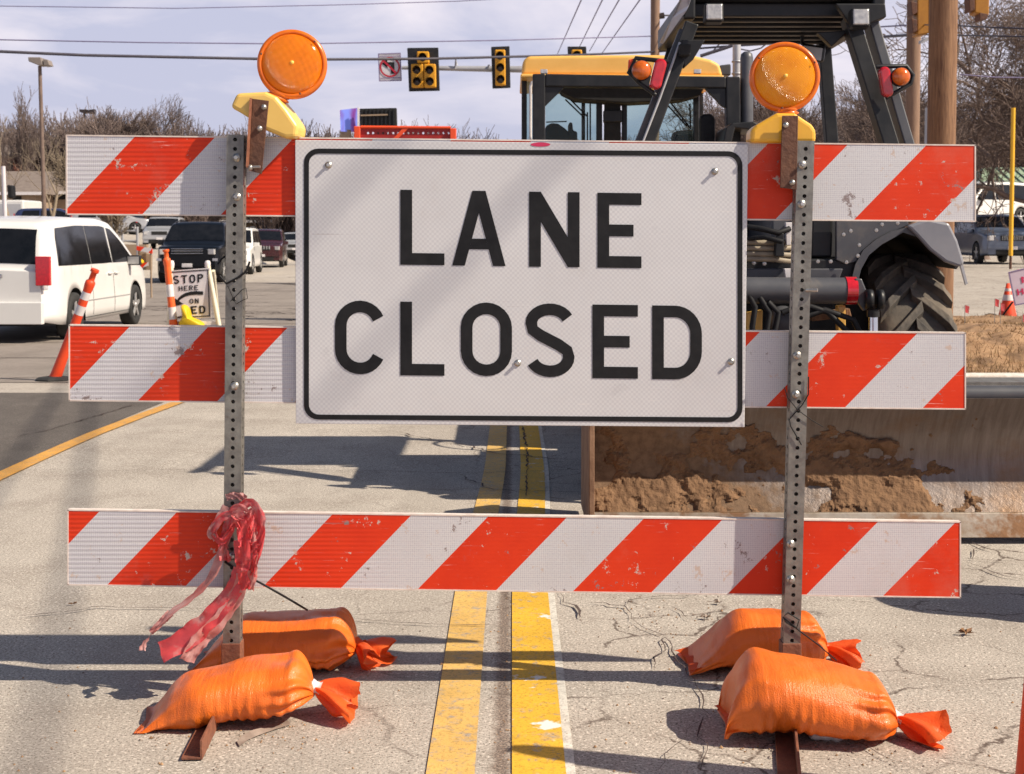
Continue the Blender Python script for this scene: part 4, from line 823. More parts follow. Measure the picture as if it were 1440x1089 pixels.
# fenders: sheet arch, mirrored for the left side
def fender(mir):
    f = (lambda p: Vector((2 * TX - p.x, p.y, p.z))) if mir else (lambda p: p)
    prof = [(1196, 400), (1203, 372), (1214, 352), (1232, 337), (1252, 326), (1275, 320), (1312, 332), (1336, 352), (1350, 372)]
    front = [f(at(x, y, 7.78 * KT)) for x, y in prof]; back = [p + Vector((0, 1.0, .02)) for p in front]
    inn = [f(at(x + (8 if i < 5 else -5), y + 7, 7.78 * KT)) for i, (x, y) in enumerate(prof)]; inb = [p + Vector((0, 1.0, .02)) for p in inn]
    mb = MB(); mb.grid([front, back], smooth=False); mb.grid([inb, inn], smooth=False); mb.grid([inn, front], m=1, smooth=False); mb.m = [1 if k < 16 else 0 for k in range(len(mb.f))]; fo = mb.build('fender', [MT['greyp'], MT['under']], tr)  # dark shell colour stands for the shade inside the arch
    mb = MB(); mb.prism([f(at(x, y, 7.74 * KT)) for x, y in [(1276, 318), (1305, 308), (1335, 314), (1347, 338), (1357, 371), (1350, 376), (1330, 369), (1308, 352), (1290, 332)]], (0, .035, 0)); mb.build('flare', MT['lgreyp'], fo, bevel=.012)
    mb = MB(); mb.prism([f(at(x, y, 7.80 * KT)) for x, y in [(1176, 300), (1276, 300), (1278, 317), (1240, 333), (1222, 348), (1212, 366), (1190, 372), (1176, 366)]], (0, .03, 0)); mb.build('fender_face', MT['greyp'], fo, bevel=.004)
    mb = MB(); mb.prism([f(at(x, y, 7.76 * KT)) for x, y in [(1349, 368), (1353, 367), (1361, 399), (1358, 401)]], (0, .015, 0)); mb.build('mud_flap', MT['galv'], fo)
fender(False); fender(True)
for f in (1, -1):
    mb = MB(); cx = TX + f * (1.925 - TX); mb.box((cx, 7.72, .98), (.44, .02, .62)); mb.build('arch_shade_plate', MT['under'], tr)  # added dark plate closes the open arch and stands for its shade
mb = MB()                                # bolt heads along the frame and fender edge
for px, py in ((1150, 368), (1168, 368), (1190, 369), (1206, 360), (1208, 345), (1196, 325), (1186, 330), (1240, 316), (1262, 314), (1060, 370), (1075, 371), (1232, 324)): mb.lathe([(0, .008), (.009, .007), (.011, 0)], at(px, py, 7.70 * KT), (0, -1, 0), 6, smooth=False)
mb.build('bolt_heads', MT['zinc'], tr)
tq('seat_box', [(1085, 300), (1215, 300), (1212, 364), (1085, 364)], 7.95, 1.0, 'greyp', .01)
tq('side_panel', [(1122, 300), (1160, 300), (1150, 340), (1124, 362), (1116, 362)], 7.90, .04, 'lgreyp', .006)
tq('toolbox', [(1142, 304), (1172, 304), (1170, 362), (1140, 362)], 7.87, .06, 'blackp', .01)
tq('frame', [(880, 364), (1212, 364), (1196, 396), (880, 396)], 7.82, .7, 'blackp', .01)
tq('beam', [(885, 378), (1186, 378), (1180, 394), (885, 394)], 7.74, .06, 'greyp', .006)
tq('axle_housing', [(940, 398), (1225, 398), (1225, 470), (940, 470)], 8.05, .5, 'under', .02)
tq('gearbox', [(1000, 420), (1180, 420), (1170, 600), (1010, 600)], 7.95, 1.2, 'under', .03)
for k, yy in enumerate((343, 351, 359, 366)):
    mb = MB(); mb.tube([at(900, yy - 4, 7.72 * KT), at(1040, yy - 2, 7.70 * KT), at(1090, yy - 1, 7.68 * KT), at(1112, yy - 4 + 2 * k, 7.72 * KT), at(1122, yy - 22, 7.8 * KT)], .013, 8); mb.build('hose', MT['tanhose'], tr)
tq('hose_clamp', [(1092, 328), (1102, 328), (1103, 361), (1090, 361)], 7.62, .05, 'blackp', .004)
tq('bracket', [(1105, 313), (1114, 313), (1112, 345), (1106, 345)], 7.66, .03, 'conewhite', .002); tq('bracket', [(1103, 378), (1113, 378), (1112, 394), (1105, 392)], 7.66, .03, 'conewhite', .002)
mb = MB(); mb.tube([at(1040, 318, 7.7 * KT), at(1070, 322, 7.66 * KT), at(1095, 328, 7.62 * KT), at(1110, 322, 7.66 * KT)], .014, 7); mb.tube([at(1045, 336, 7.72 * KT), at(1075, 334, 7.6 * KT), at(1100, 340, 7.6 * KT)], .012, 7); mb.build('hose', MT['black'], tr)
# lift rockshaft with red band, arms, chrome rods
mb = MB(); mb.tube([at(960, 408, 7.5 * KT), at(1189, 409, 7.5 * KT)], .060, 24); mb.build('cross_tube', MT['greyp'], tr)
mb = MB(); mb.tube([at(1188, 409, 7.5 * KT), at(1203, 409, 7.5 * KT)], .064, 24); mb.build('red_band', MT['redlamp'], tr)
tq('lift_arm', [(1202, 392), (1212, 392), (1220, 412), (1226, 432), (1215, 438), (1206, 424)], 7.45, .04, 'greyp', .006)
for x in (1222, 1237): mb = MB(); c = at(x, 421, 7.42 * KT); mb.lathe([(.0, -.014), (.044, -.014), (.044, .014), (0, .014)], c, (1, 0, 0), 20); mb.build('pivot', MT['blackp'], tr)
mb = MB(); mb.tube([at(1228, 436, 7.42 * KT), at(1228, 446, 7.42 * KT)], .028, 14); mb.build('cylinder_head', MT['blackp'], tr)
mb = MB(); mb.tube([at(1228, 445, 7.42 * KT), at(1229, 520, 7.38 * KT)], .021, 14); mb.build('chrome_rod', MT['chrome'], tr)
mb = MB(); mb.tube([at(1229, 505, 7.38 * KT), at(1231, 610, 7.3 * KT)], .036, 14); mb.build('cylinder', MT['blackp'], tr)
tq('link_arm', [(1178, 430), (1189, 430), (1191, 540), (1179, 540)], 7.55, .05, 'tyellow', .004); tq('link_arm', [(1140, 440), (1195, 434), (1198, 446), (1142, 452)], 7.62, .05, 'wood', .004)
tq('link_arm', [(1050, 440), (1073, 436), (1070, 545), (1052, 545)], 7.6, .05, 'tyellow', .006)
for pts in ([(1050, 410), (1062, 432), (1058, 460), (1064, 520)], [(1100, 440), (1130, 428), (1165, 440), (1195, 470), (1210, 520)], [(1080, 425), (1095, 440), (1088, 470), (1100, 520)], [(1120, 450), (1160, 436), (1200, 450), (1220, 490)], [(1068, 418), (1082, 440), (1076, 480)]):
    mb = MB(); mb.tube([at(x, y, 7.45 * KT) for x, y in pts], .014, 7); mb.build('hose', MT['black'], tr)
mb = MB(); mb.lathe([(0, 0), (.06, 0), (.075, .03), (.06, .08), (.03, .10), (0, .1)], at(1099, 452, 7.7 * KT), (0, -1, 0), 20); mb.build('valve', MT['greyp'], tr)
# seat, bonnet in front (mostly hidden)
mb = MB(); mb.box((TX, 7.6, 1.28), (.5, .12, .62)); mb.box((TX, 7.8, .98), (.5, .5, .12)); mb.build('seat', MT['black'], tr, bevel=.04)
mb = MB(); mb.box((TX, 9.05, .95), (.7, 1.7, .55)); mb.build('bonnet', MT['lgreyp'], tr, bevel=.06)
mb = MB(); mb.box((TX, 8.2, .55), (.5, 2.9, .3)); mb.build('chassis', MT['blackp'], tr, bevel=.02)
mb = MB(); mb.tube([(TX, 8.3, 1.2), (TX, 8.1, 1.42)], .03, 8); mb.lathe([(.19, -.012), (.205, 0), (.19, .012), (.175, 0), (.19, -.012)], (TX, 8.09, 1.43), (0, -.6, 1), 24); mb.build('steering_wheel', MT['black'], tr)
# box blade: curved mouldboard caked with dirt
bb = thing('box_scraper', 'rusty grey steel box blade caked with brown dirt, attached behind the tractor', 'scraper', (1.45, 5.9, 0))
x0, x1 = at(835, 700, 5.85).x, 2.62
prof = []
for k in range(25):
    t = k / 24; z = .045 + .555 * t; y = 5.85 + .17 * math.sin(t * math.pi * .92) ** 1.1 - .05 * t; prof.append((y, z))
mb = MB(); rows = [[(x0 + (x1 - x0) * i / 60, y, z) for i in range(61)] for y, z in prof]; mb.grid(rows); back = [[(p[0], p[1] + .02, p[2]) for p in r] for r in rows]; mb.grid(back[::-1]); mb.grid([back[0], rows[0]], smooth=False); mb.grid([rows[-1], back[-1]], smooth=False)
def blade_mat():
    m = bpy.data.materials.new('scoured_steel'); ns, lk = nodes(m); b = ns['Principled BSDF']; v = new(ns, 'ShaderNodeTexCoord').outputs['Object']
    sx = new(ns, 'ShaderNodeSeparateXYZ'); lk.new(v, sx.inputs[0])
    mp = new(ns, 'ShaderNodeMapping'); mp.inputs['Scale'].default_value = (9, 1, .8); lk.new(v, mp.inputs[0])
    st = noise_n(ns, lk, mp.outputs[0], 5, 7, .7, .35, .7)
    c = mixc(ns, lk, st, (.24, .205, .19), (.15, .12, .105))
    c = mixc(ns, lk, noise_n(ns, lk, v, 2.6, 8, .7, .50, .70), c, (.19, .12, .075))
    # dirt film heavier at the left and low down
    g = math_n(ns, lk, 'ADD', math_n(ns, lk, 'MULTIPLY', sx.outputs[0], -.42), math_n(ns, lk, 'MULTIPLY', sx.outputs[2], -.75))
    d = math_n(ns, lk, 'ADD', noise_n(ns, lk, v, 3.2, 9, .72), g)
    mr = new(ns, 'ShaderNodeMapRange'); mr.inputs['From Min'].default_value = .34; mr.inputs['From Max'].default_value = .50; lk.new(d, mr.inputs['Value'])
    c = mixc(ns, lk, mr.outputs[0], c, mixc(ns, lk, noise_n(ns, lk, v, 30, 5, .7, .4, .62), (.20, .125, .075), (.13, .08, .048)))
    lk.new(c, b.inputs['Base Color'])
    rr = new(ns, 'ShaderNodeMapRange'); rr.inputs['To Min'].default_value = .42; rr.inputs['To Max'].default_value = .95; lk.new(mr.outputs[0], rr.inputs['Value']); lk.new(rr.outputs[0], b.inputs['Roughness'])
    mm = math_n(ns, lk, 'MULTIPLY', math_n(ns, lk, 'SUBTRACT', 1.0, mr.outputs[0]), .65, True); lk.new(mm, b.inputs['Metallic'])
    bp = new(ns, 'ShaderNodeBump', Strength=.6, Distance=.01); lk.new(math_n(ns, lk, 'ADD', math_n(ns, lk, 'MULTIPLY', d, 1.2), math_n(ns, lk, 'MULTIPLY', noise_n(ns, lk, v, 45, 5, .7), math_n(ns, lk, 'ADD', math_n(ns, lk, 'MULTIPLY', mr.outputs[0], .6), .05))), bp.inputs['Height']); lk.new(bp.outputs[0], b.inputs['Normal'])
    return m
BM = blade_mat()
mb.build('mouldboard', BM, bb)
mb = MB(); mb.prism([(x0, 5.80, .028), (x1, 5.80, .028), (x1, 5.838, .125), (x0, 5.838, .125)], (0, .016, 0)); mb.build('cutting_edge', M('bright_steel', (.48, .43, .37), (.34, .27, .20), 8, .42, .7, bump=.15, c3=(.27, .15, .08), s3=5, t3=(.50, .60)), bb, bevel=.003)
mb = MB(); mb.tube([(x0 - .01, 5.885, .612), (x1 + .01, 5.885, .612)], .038, 20); mb.build('top_tube', MT['greyp'], bb)
mb = MB(); mb.box(((x0 + x1) / 2, 6.0, .655), (x1 - x0, .2, .012)); mb.build('top_flange', MT['steel'], bb)
for xx, nm in ((x0 - .011, 'l'), (x1 + .011, 'r')):
    mb = MB(); mb.prism([(xx - .01, 5.80, .03), (xx - .01, 6.5, .03), (xx - .01, 6.5, .40), (xx - .01, 6.3, .60), (xx - .01, 5.84, .64)], (.022, 0, 0)); mb.build('side_plate', MT['rustplate'] if nm == 'r' else M('muddy_plate', (.27, .16, .10), (.16, .085, .05), 9, .85, .1, bump=.5), bb, bevel=.003)
# thick crusts of dirt standing proud of the steel
def by(z):
    t = min(1, max(0, (z - .045) / .555)); return 5.85 + .17 * math.sin(t * math.pi * .92) ** 1.1 - .05 * t
P = []; nxx, nzz = 230, 90
mb = MB(); vs = []; fs = []
def dens(x, z):
    px = CX + F * x / 5.9; py = 325 + (H - z) * F / 5.9
    v = -.26
    for cx, cy, rx, ry, a in ((960, 680, 90, 30, .55), (900, 700, 80, 26, .5), (1080, 640, 60, 36, .34), (1010, 615, 60, 22, .30), (1150, 655, 60, 30, .38), (1265, 690, 62, 34, .60), (1215, 700, 60, 30, .45), (1205, 622, 32, 14, .62), (1255, 622, 22, 10, .60), (1230, 655, 70, 24, .30), (1190, 585, 30, 12, .2), (870, 640, 30, 50, .25), (1310, 715, 60, 10, .4), (1000, 722, 180, 10, .35)):
        v += a * math.exp(-(((px - cx) / rx) ** 2 + ((py - cy) / ry) ** 2))
    n = noise.fractal(Vector((x * 8, z * 10, 1)), .8, 2, 7) * .46 + noise.noise(Vector((x * 26 + z * 8, z * 14, 3))) * .09
    return v + n
for j in range(nzz + 1):
    for i in range(nxx + 1):
        x = x0 + .003 + (1.98 - x0) * i / nxx; z = .06 + .52 * j / nzz; d = dens(x, z)
        hgt = max(-.012, min(.022, (d - .03) * .07)); hgt = hgt * (1 + .25 * noise.noise(Vector((x * 40, z * 40, 9)))) if hgt > 0 else -.012
        vs.append((x, by(z) - hgt, z + hgt * .15))
for j in range(nzz):
    for i in range(nxx): a = j * (nxx + 1) + i; fs.append((a, a + 1, a + nxx + 2, a + nxx + 1))
mb.add(vs, fs, 0, False); mb.build('caked_dirt', MT['dirtcake'], bb)
mb = MB(); mb.box((TX - .3, 6.62, .40), (.06, .9, .08)); mb.box((TX + .3, 6.62, .40), (.06, .9, .08)); mb.build('hitch_frame', MT['rustplate'], bb, bevel=.006)

# ------------------------------------------------------------------ yellow loader behind, seen from the rear
ld = thing('wheel_loader', 'yellow-roofed loader cab with black frame and glass, parked behind the tractor', 'loader', (1.05, 12, gz(1, 12)))
YL = 11.5
def lq(name, pxs, Y0, dep, mt, bv=.01, parent=None): return MB().prism([at(x, y, Y0) for x, y in pxs], (0, dep, 0)).build(name, mt if not isinstance(mt, str) else MT[mt], parent or ld, bevel=bv)
pts = [at(x, y, YL + .35) for x, y in [(733, 106), (735, 86), (742, 79), (800, 78), (900, 77), (975, 78), (1000, 84), (1012, 90), (1017, 108)]]
rf = MB().prism(pts, (0, 1.3, 0)).build('roof', MT['tyellow'], ld, bevel=.05, seg=4)
lq('roof_lip', [(732, 104), (1018, 106), (1018, 111), (732, 109)], YL + .30, 1.38, 'tyellow', .01, rf)
lq('roof_lining', [(782, 112), (996, 112), (985, 134), (960, 141), (880, 145), (810, 140), (790, 130)], YL + .36, .3, 'under', .01)
lq('frame_post', [(749, 104), (767, 104), (766, 330), (749, 330)], YL, .12, 'blackp'); lq('frame_post', [(1021, 108), (1041, 108), (1043, 330), (1024, 330)], YL, .12, 'blackp')
lq('frame_beam', [(767, 104), (1021, 108), (1021, 124), (767, 122)], YL, .12, 'blackp')
lq('frame_gusset', [(766.5, 122.5), (794, 122.5), (768, 148), (766.5, 150)], YL + .02, .06, 'blackp', .002); lq('frame_gusset', [(992, 124.5), (1020.5, 124.5), (1020.5, 152), (1016, 150)], YL + .02, .06, 'blackp', .002)
for x in (765, 981): lq('lamp', [(x - 5, 97.5), (x + 5, 97.5), (x + 5, 103.5), (x - 5, 103.5)], YL + .02, .05, 'clearlamp', .004)
for a, b in ((733.5, 741), (839, 847), (875, 882), (976, 983)): lq('cab_post', [(a, 108), (b, 108), (b, 330), (a, 330)], YL + .55, .08, 'blackp', .006)
for a, b in ((818, 823), (984, 989)): lq('cab_post', [(a, 112), (b, 112), (b, 330), (a, 330)], YL + 1.5, .06, 'blackp', .004)
lq('centre_column', [(851, 140), (873, 140), (874, 330), (849, 330)], YL + .5, .14, 'under', .01); lq('column_head', [(849, 155), (875, 155), (875, 172), (849, 172)], YL + .48, .10, 'blackp', .008)
lq('window', [(767, 118), (839, 118), (839, 330), (767, 330)], YL + .62, .008, 'cabglass', 0); lq('window', [(882, 118), (976, 118), (976, 330), (882, 330)], YL + .62, .008, 'cabglass', 0); lq('window', [(741, 112), (749, 112), (749, 330), (741, 330)], YL + .62, .008, 'cabglass', 0)
mb = MB(); mb.tube([at(746, 200, YL + .3), at(746, 122, YL + .3), at(748, 116, YL + .3), at(752, 115, YL + .3)], .012, 6); mb.build('handrail', MT['conewhite'], ld)
mb = MB()
for a, b in (((795, 140), (822, 166)), ((802, 140), (826, 164)), ((934, 143), (966, 178)), ((942, 143), (970, 180)), ((826, 158), (826, 200)), ((830, 140), (830, 200)), ((970, 146), (971, 182)), ((858, 196), (862, 190))): mb.tube([at(*a, YL + .58), at(*b, YL + .58)], .007, 5)
mb.build('wiper', MT['black'], ld)
lq('console', [(767, 178), (775, 173), (785, 174), (795, 181), (800, 186), (800, 172), (805, 172), (806, 184), (812, 185), (812, 240), (767, 240)], YL + .9, .25, 'black', .02)
mb = MB(); mb.tube([at(768, 172, YL + .9), at(797, 171, YL + .9)], .006, 5); mb.build('lever', MT['black'], ld)
lq('seat', [(947, 184), (980, 182), (983, 240), (945, 240)], YL + .75, .2, 'black', .04); lq('headrest', [(985, 165), (990, 160), (1001, 160), (1006, 166), (1006, 260), (985, 260)], YL + .2, .12, 'black', .03)
lq('mudguard', [(1016, 205), (1021, 180), (1030, 173), (1060, 171), (1070, 176), (1076, 205), (1068, 205), (1064, 184), (1034, 180), (1028, 205)], YL - .3, .5, 'blackp', .01)
mb = MB(); mb.tube([at(1050, 178, YL + .1), at(1050, 82, YL + .1), at(1050, 76, YL + .1), at(1050, 73, YL + .1)], [.052, .052, .045, .022], 20); mb.build('intake_stack', MT['greyp'], ld)
mb = MB(); mb.tube([at(1036, 176, YL + .4), at(1036, 62, YL + .4)], .034, 20)
for yy in (87, 104): mb.lathe([(.034, -.006), (.042, -.006), (.042, .006), (.034, .006)], at(1036, yy, YL + .4), (0, 0, 1), 20)
mb.build('exhaust_stack', MT['galv'], ld)
lq('air_box', [(1012, 92), (1028, 90), (1028, 106), (1010, 106)], YL + .5, .3, 'greyp', .01)
zg = gz(1, 12)
mb = MB(); mb.box((1.05, 13.0, zg + 1.15), (1.4, 3.2, .75)); mb.build('body', MT['tyellow'], ld, bevel=.06); mb = MB(); mb.box((1.05, 11.9, zg + 1.0), (1.55, .5, .5)); mb.build('counterweight', MT['blackp'], ld, bevel=.06)
for x in (.25, 1.85):
    for y in (12.3, 14.6): mb = MB(); mb.lathe([(.2, -.18), (.55, -.20), (.62, -.15), (.64, 0), (.62, .15), (.55, .20), (.2, .18), (0, .1)], (x, y, zg + .64), (1, 0, 0), 36); mb.build('wheel', MT['rubber'], ld)
# ------------------------------------------------------------------ red trench box and video billboard beyond the sign
Yt = 22.0
tb = thing('trench_box', 'red steel box with bright orange end posts, its perforated side showing above the sign', 'trench box', (at(570, 330, Yt).x, Yt, gz(-1.6, Yt)))
za = at(570, 330, Yt).z
mb = MB(); a, b = at(507, 179, Yt), at(634, 182, Yt)
nh = 18; xs = [a.x + (b.x - a.x) * i / nh for i in range(nh + 1)]
zt, zb2 = a.z, gz(-1.6, Yt) + .3
rows_z = [zt, zt - .055, zt - .13, zt - .16, zt - .235, zt - .28, zb2]
for r in range(6):
    for i in range(nh):
        xa, xb, z1, z0 = xs[i], xs[i + 1], rows_z[r], rows_z[r + 1]; off = (xb - xa) / 2 if r == 3 else 0
        if r in (1, 4) and 0 < i < nh - 0:
            cx, cz = (xa + xb) / 2, (z0 + z1) / 2; O = [Vector((cx + (xb - xa) / 2 * u / max(abs(u), abs(v)), Yt, cz + (z1 - z0) / 2 * v / max(abs(u), abs(v)))) for u, v in [(math.cos(R(45 + 45 * k)), math.sin(R(45 + 45 * k))) for k in range(8)]]
            I = [Vector((cx + .017 * math.cos(R(45 + 45 * k)), Yt, cz + .017 * math.sin(R(45 + 45 * k)))) for k in range(8)]; mb.add(O + I, [(k, (k + 1) % 8, 8 + (k + 1) % 8, 8 + k) for k in range(8)])
        else: mb.add([(xa, Yt, z0), (xb, Yt, z0), (xb, Yt, z1), (xa, Yt, z1)], [(0, 1, 2, 3)])
mb.build('side_panel', MT['redsteel'], tb)
mb = MB(); mb.hexa([(a.x, Yt + 2.5, zb2), (b.x, Yt + 2.5, zb2), (b.x, Yt + 2.56, zb2), (a.x, Yt + 2.56, zb2), (a.x, Yt + 2.5, zt - .02), (b.x, Yt + 2.5, zt - .02), (b.x, Yt + 2.56, zt - .02), (a.x, Yt + 2.56, zt - .02)]); mb.build('back_panel', MT['redsteel'], tb)
for xx in (498, 633): 
    p = at(xx, 178 if xx < 600 else 181, Yt); q = at(xx + 8.5, 178, Yt); mb = MB(); mb.hexa([(p.x, Yt - .05, zb2 - .3), (q.x, Yt - .05, zb2 - .3), (q.x, Yt + .08, zb2 - .3), (p.x, Yt + .08, zb2 - .3), (p.x, Yt - .05, p.z), (q.x, Yt - .05, p.z), (q.x, Yt + .08, p.z), (p.x, Yt + .08, p.z)]); mb.build('end_post', MT['brightred'], tb, bevel=.01)
mb = MB(); mb.prism([at(566, 181, Yt - .03), at(574, 181, Yt - .03), at(560, 195, Yt - .03), at(553, 195, Yt - .03)], (0, .02, 0)); mb.build('brace', MT['brightred'], tb)
mb = MB(); mb.tube([(a.x, Yt - .02, zt + .0), (b.x, Yt - .02, zt - .01)], .022, 8); mb.build('top_rail', MT['brightred'], tb)
Yb = 70
bbd = thing('video_billboard', 'angled video billboard with a glowing blue-purple screen and black louvred back', 'billboard', (at(515, 330, Yb).x, Yb, gz(-6, Yb)))
def screen_mat():
    m = bpy.data.materials.new('billboard_screen'); ns, lk = nodes(m); b = ns['Principled BSDF']; v = new(ns, 'ShaderNodeTexCoord').outputs['Object']
    mp = new(ns, 'ShaderNodeMapping'); mp.inputs['Scale'].default_value = (1.6, 1, .5); lk.new(v, mp.inputs[0]); n = noise_n(ns, lk, mp.outputs[0], 1.1, 2, .5, .42, .56)
    c = mixc(ns, lk, n, (.10, .015, .14), (.10, .13, .42)); lk.new(c, b.inputs['Base Color']); lk.new(c, b.inputs['Emission Color']); b.inputs['Emission Strength'].default_value = .55; return m
MB().prism([at(478, 155, Yb - .3), at(502, 152, Yb + .9), at(502, 186, Yb + .9), at(479, 185, Yb - .3)], (.12, .2, 0)).build('screen', screen_mat(), bbd)
bk = MB().prism([at(506, 153, Yb), at(557, 152, Yb), at(558, 184, Yb), at(506, 183, Yb)], (0, .5, 0)).build('back', MT['under'], bbd)
mb = MB()
for k in range(9): x = 508 + k * 5.6; mb.prism([at(x, 154, Yb - .05), at(x + 1.6, 154, Yb - .05), at(x + 1.6, 183, Yb - .05), at(x, 183, Yb - .05)], (0, .06, 0))
mb.build('louvres', MT['blackp'], bk)
MB().prism([at(507, 161.5, Yb - .1), at(545, 160.5, Yb - .1), at(545, 162.5, Yb - .1), at(507, 163.5, Yb - .1)], (0, .06, 0)).build('catwalk', MT['wall'], bk)
MB().prism([at(502.5, 151.5, Yb - .2), at(505, 151.5, Yb - .2), at(505, 184, Yb - .2), at(502.5, 184, Yb - .2)], (0, .3, 0)).build('edge_trim', MT['conewhite'], bbd)
mb = MB(); p = at(486, 183, Yb + .4); mb.tube([Vector((p.x, p.y, gz(-8, Yb))), p], .28, 12); mb.build('post', MT['wall'], bbd); mb = MB(); p = at(535, 183, Yb + .3); mb.tube([Vector((p.x, p.y, gz(-8, Yb))), p], .22, 12); mb.build('post', MT['blackp'], bbd)
# ------------------------------------------------------------------ vehicles
def interp(P, x):
    if x <= P[0][0]: return P[0][1]
    for (a, b), (c, d) in zip(P, P[1:]):
        if x <= c: return b + (d - b) * (x - a) / (c - a) if c > a else d
    return P[-1][1]
def make_car(label, cat, group, loc, heading, paint, L, W, hgt, belt, top, wheels, wr, sidewin, glassf, glassr, front, rear, z0=.24, simple=False, name='parked_car', tumble=.17, roof_rails=False):
    root = bpy.data.objects.new(name, None); col.objects.link(root); root.location = loc; root.rotation_euler = (0, 0, heading); LOC[root] = Vector((0, 0, 0)); tag(root, label, cat, group)
    hw0 = W / 2
    def topz(x): return sum(interp(top, x + d) for d in (-.04, 0, .04)) / 3 if .1 < x < L - .1 else interp(top, x)
    def hw(x): d = min(x, L - x); return hw0 * (1 - .13 * math.exp(-(d / .22) ** 2) - .03 * math.exp(-(d / .8) ** 2))
    def s(z):
        if z < belt: t = (belt - z) / belt; return .975 + .025 * math.sin(min(1, (1 - t) * 1.25) * math.pi) - .05 * max(0, t - .55)
        return .968 - tumble * ((z - belt) / (hgt - belt)) ** 1.15
    def low(x):
        z = z0 + .06 * math.exp(-(min(x, L - x) / .3) ** 2)
        for wx in wheels:
            d = abs(x - wx); ra = wr + .065
            if d < ra: z = max(z, wr + math.sqrt(ra * ra - d * d))
        return z
    st = sorted(set([round(x, 4) for x in [0, .02, .05, .09, L, L - .02, L - .05, L - .09] + [L * i / 70 for i in range(71)] + [p[0] for p in top] + [wx + (wr + .065) * math.cos(R(a)) for wx in wheels for a in range(0, 181, 12)] if 0 <= x <= L]))
    def topprof(x):
        zt = topz(x); ze = zt - .085; y = hw(x) * s(ze); return y, [(y * .985, zt - .030), (y * .935, zt - .006), (y * .80, zt + .010), (y * .45, zt + .022), (0, zt + .028)]
    mb = MB(); rows = []; NS = 9
    for x in st:
        zl, zt = low(x), topz(x); ze = max(zt - .085, zl + .06); r = []
        for j in range(NS + 1): z = zl + (ze - zl) * j / NS; r.append((x, hw(x) * s(z), z))
        r += [(x, y, max(z, ze + .001 * k)) for k, (y, z) in enumerate(topprof(x)[1])]
        left = [(a, -b, c) for a, b, c in r[:-1]][::-1]
        full = r + left; full.append((x, -hw(x) * .6, zl)); full.append((x, hw(x) * .6, zl)); rows.append(full)
    n = len(rows[0]); vs = [p for r in rows for p in r]; o = 0
    mb.v = [Vector(p) for p in vs]
    for i in range(len(rows) - 1):
        for j in range(n):
            mb.f.append((i * n + j, i * n + (j + 1) % n, (i + 1) * n + (j + 1) % n, (i + 1) * n + j)); mb.m.append(1 if j >= n - 3 else 0); mb.sm.append(j < n - 3)
    mb.f.append(tuple(range(n - 1, -1, -1))); mb.m.append(0); mb.sm.append(False); mb.f.append(tuple((len(rows) - 1) * n + k for k in range(n))); mb.m.append(0); mb.sm.append(False)
    body = mb.build('body', [paint, MT['under']], root); LOC[body] = Vector((0, 0, 0))
    def side(name, x0, x1, zlo, zhi, mt, eps=.006, sides=(1, -1), nx=14, nz=5, parent=None):
        for sg in sides:
            mb = MB(); P = []
            for i in range(nx + 1):
                x = x0 + (x1 - x0) * i / nx; a = zlo(x) if callable(zlo) else zlo; b = zhi(x) if callable(zhi) else zhi; b = max(b, a + .004)
                P.append([(x, sg * (hw(x) * s(a + (b - a) * j / nz) + eps), a + (b - a) * j / nz) for j in range(nz + 1)])
            mb.grid(P); mb.build(name, mt, parent or root)
    def over(name, x0, x1, f, mt, eps=.006, nx=8, f2=None):
        mb = MB(); P = []
        for i in range(nx + 1):
            x = x0 + (x1 - x0) * i / nx; dz = (topz(x + .02) - topz(x - .02)) / .04; nn = Vector((-dz, 0, 1)).normalized(); y0, pr = topprof(x); ff = f + ((f2 or f) - f) * i / nx
            P.append([Vector((x, y0 * ff * u, topz(x) + .028 - .026 * (abs(ff * u) ** 2) + .0)) + nn * eps for u in (-1, -.75, -.4, 0, .4, .75, 1)])
        mb.grid(P); return mb.build(name, mt, root)
    for (a, b, c, d) in sidewin:           # x0 x1 at the belt, x0 x1 at the roof
        def zhi(x, a=a, b=b, c=c, d=d):
            z = topz(x) - .125
            return z
        side('side_window', a, b, belt + .04, lambda x, c=c, d=d, a=a, b=b: min(topz(x) - .115, belt + .05 + (hgt - belt) * 1.2 * (1 if c <= x <= d else max(0, (x - a) / (c - a)) if x < c else max(0, (b - x) / (b - d)))), MT['dkglass'], nx=20)
    over('windscreen', glassf[0], glassf[1], .93, MT['dkglass'])
    if glassr: over('rear_window', glassr[0], glassr[1], .90, MT['dkglass'])
    for wx in wheels:
        for sg in (1, -1):
            yc = sg * (hw0 - .115)
            wh = MB(); c = Vector((wx, yc, wr)); wh.lathe([(wr * .64, .10), (wr * .86, .115), (wr * .97, .10), (wr, .06), (wr, -.06), (wr * .97, -.1), (wr * .64, -.1)], c, (0, sg, 0), 30); w = wh.build('wheel', MT['tyre'], root)
            rm = MB(); rm.lathe([(wr * .66, .105), (wr * .60, .10), (wr * .57, .06), (wr * .5, .03), (0, .03)], c, (0, sg, 0), 24, m=1)
            for k in range(5):
                a = 2 * math.pi * k / 5 + .3; d = Vector((math.cos(a), 0, math.sin(a))); t_ = Vector((-d.z, 0, d.x)); q = c + Vector((0, sg * .085, 0))
                rm.hexa([q + t_ * .045, q - t_ * .045, q + d * wr * .62 - t_ * .03, q + d * wr * .62 + t_ * .03] + [p + Vector((0, sg * .018, 0)) for p in (q + t_ * .04, q - t_ * .04, q + d * wr * .62 - t_ * .025, q + d * wr * .62 + t_ * .025)])
            rm.lathe([(.05, .0), (.05, .11), (0, .112)], c, (0, sg, 0), 12); rm.build('rim', [MT['alloy'], MT['under']], w)
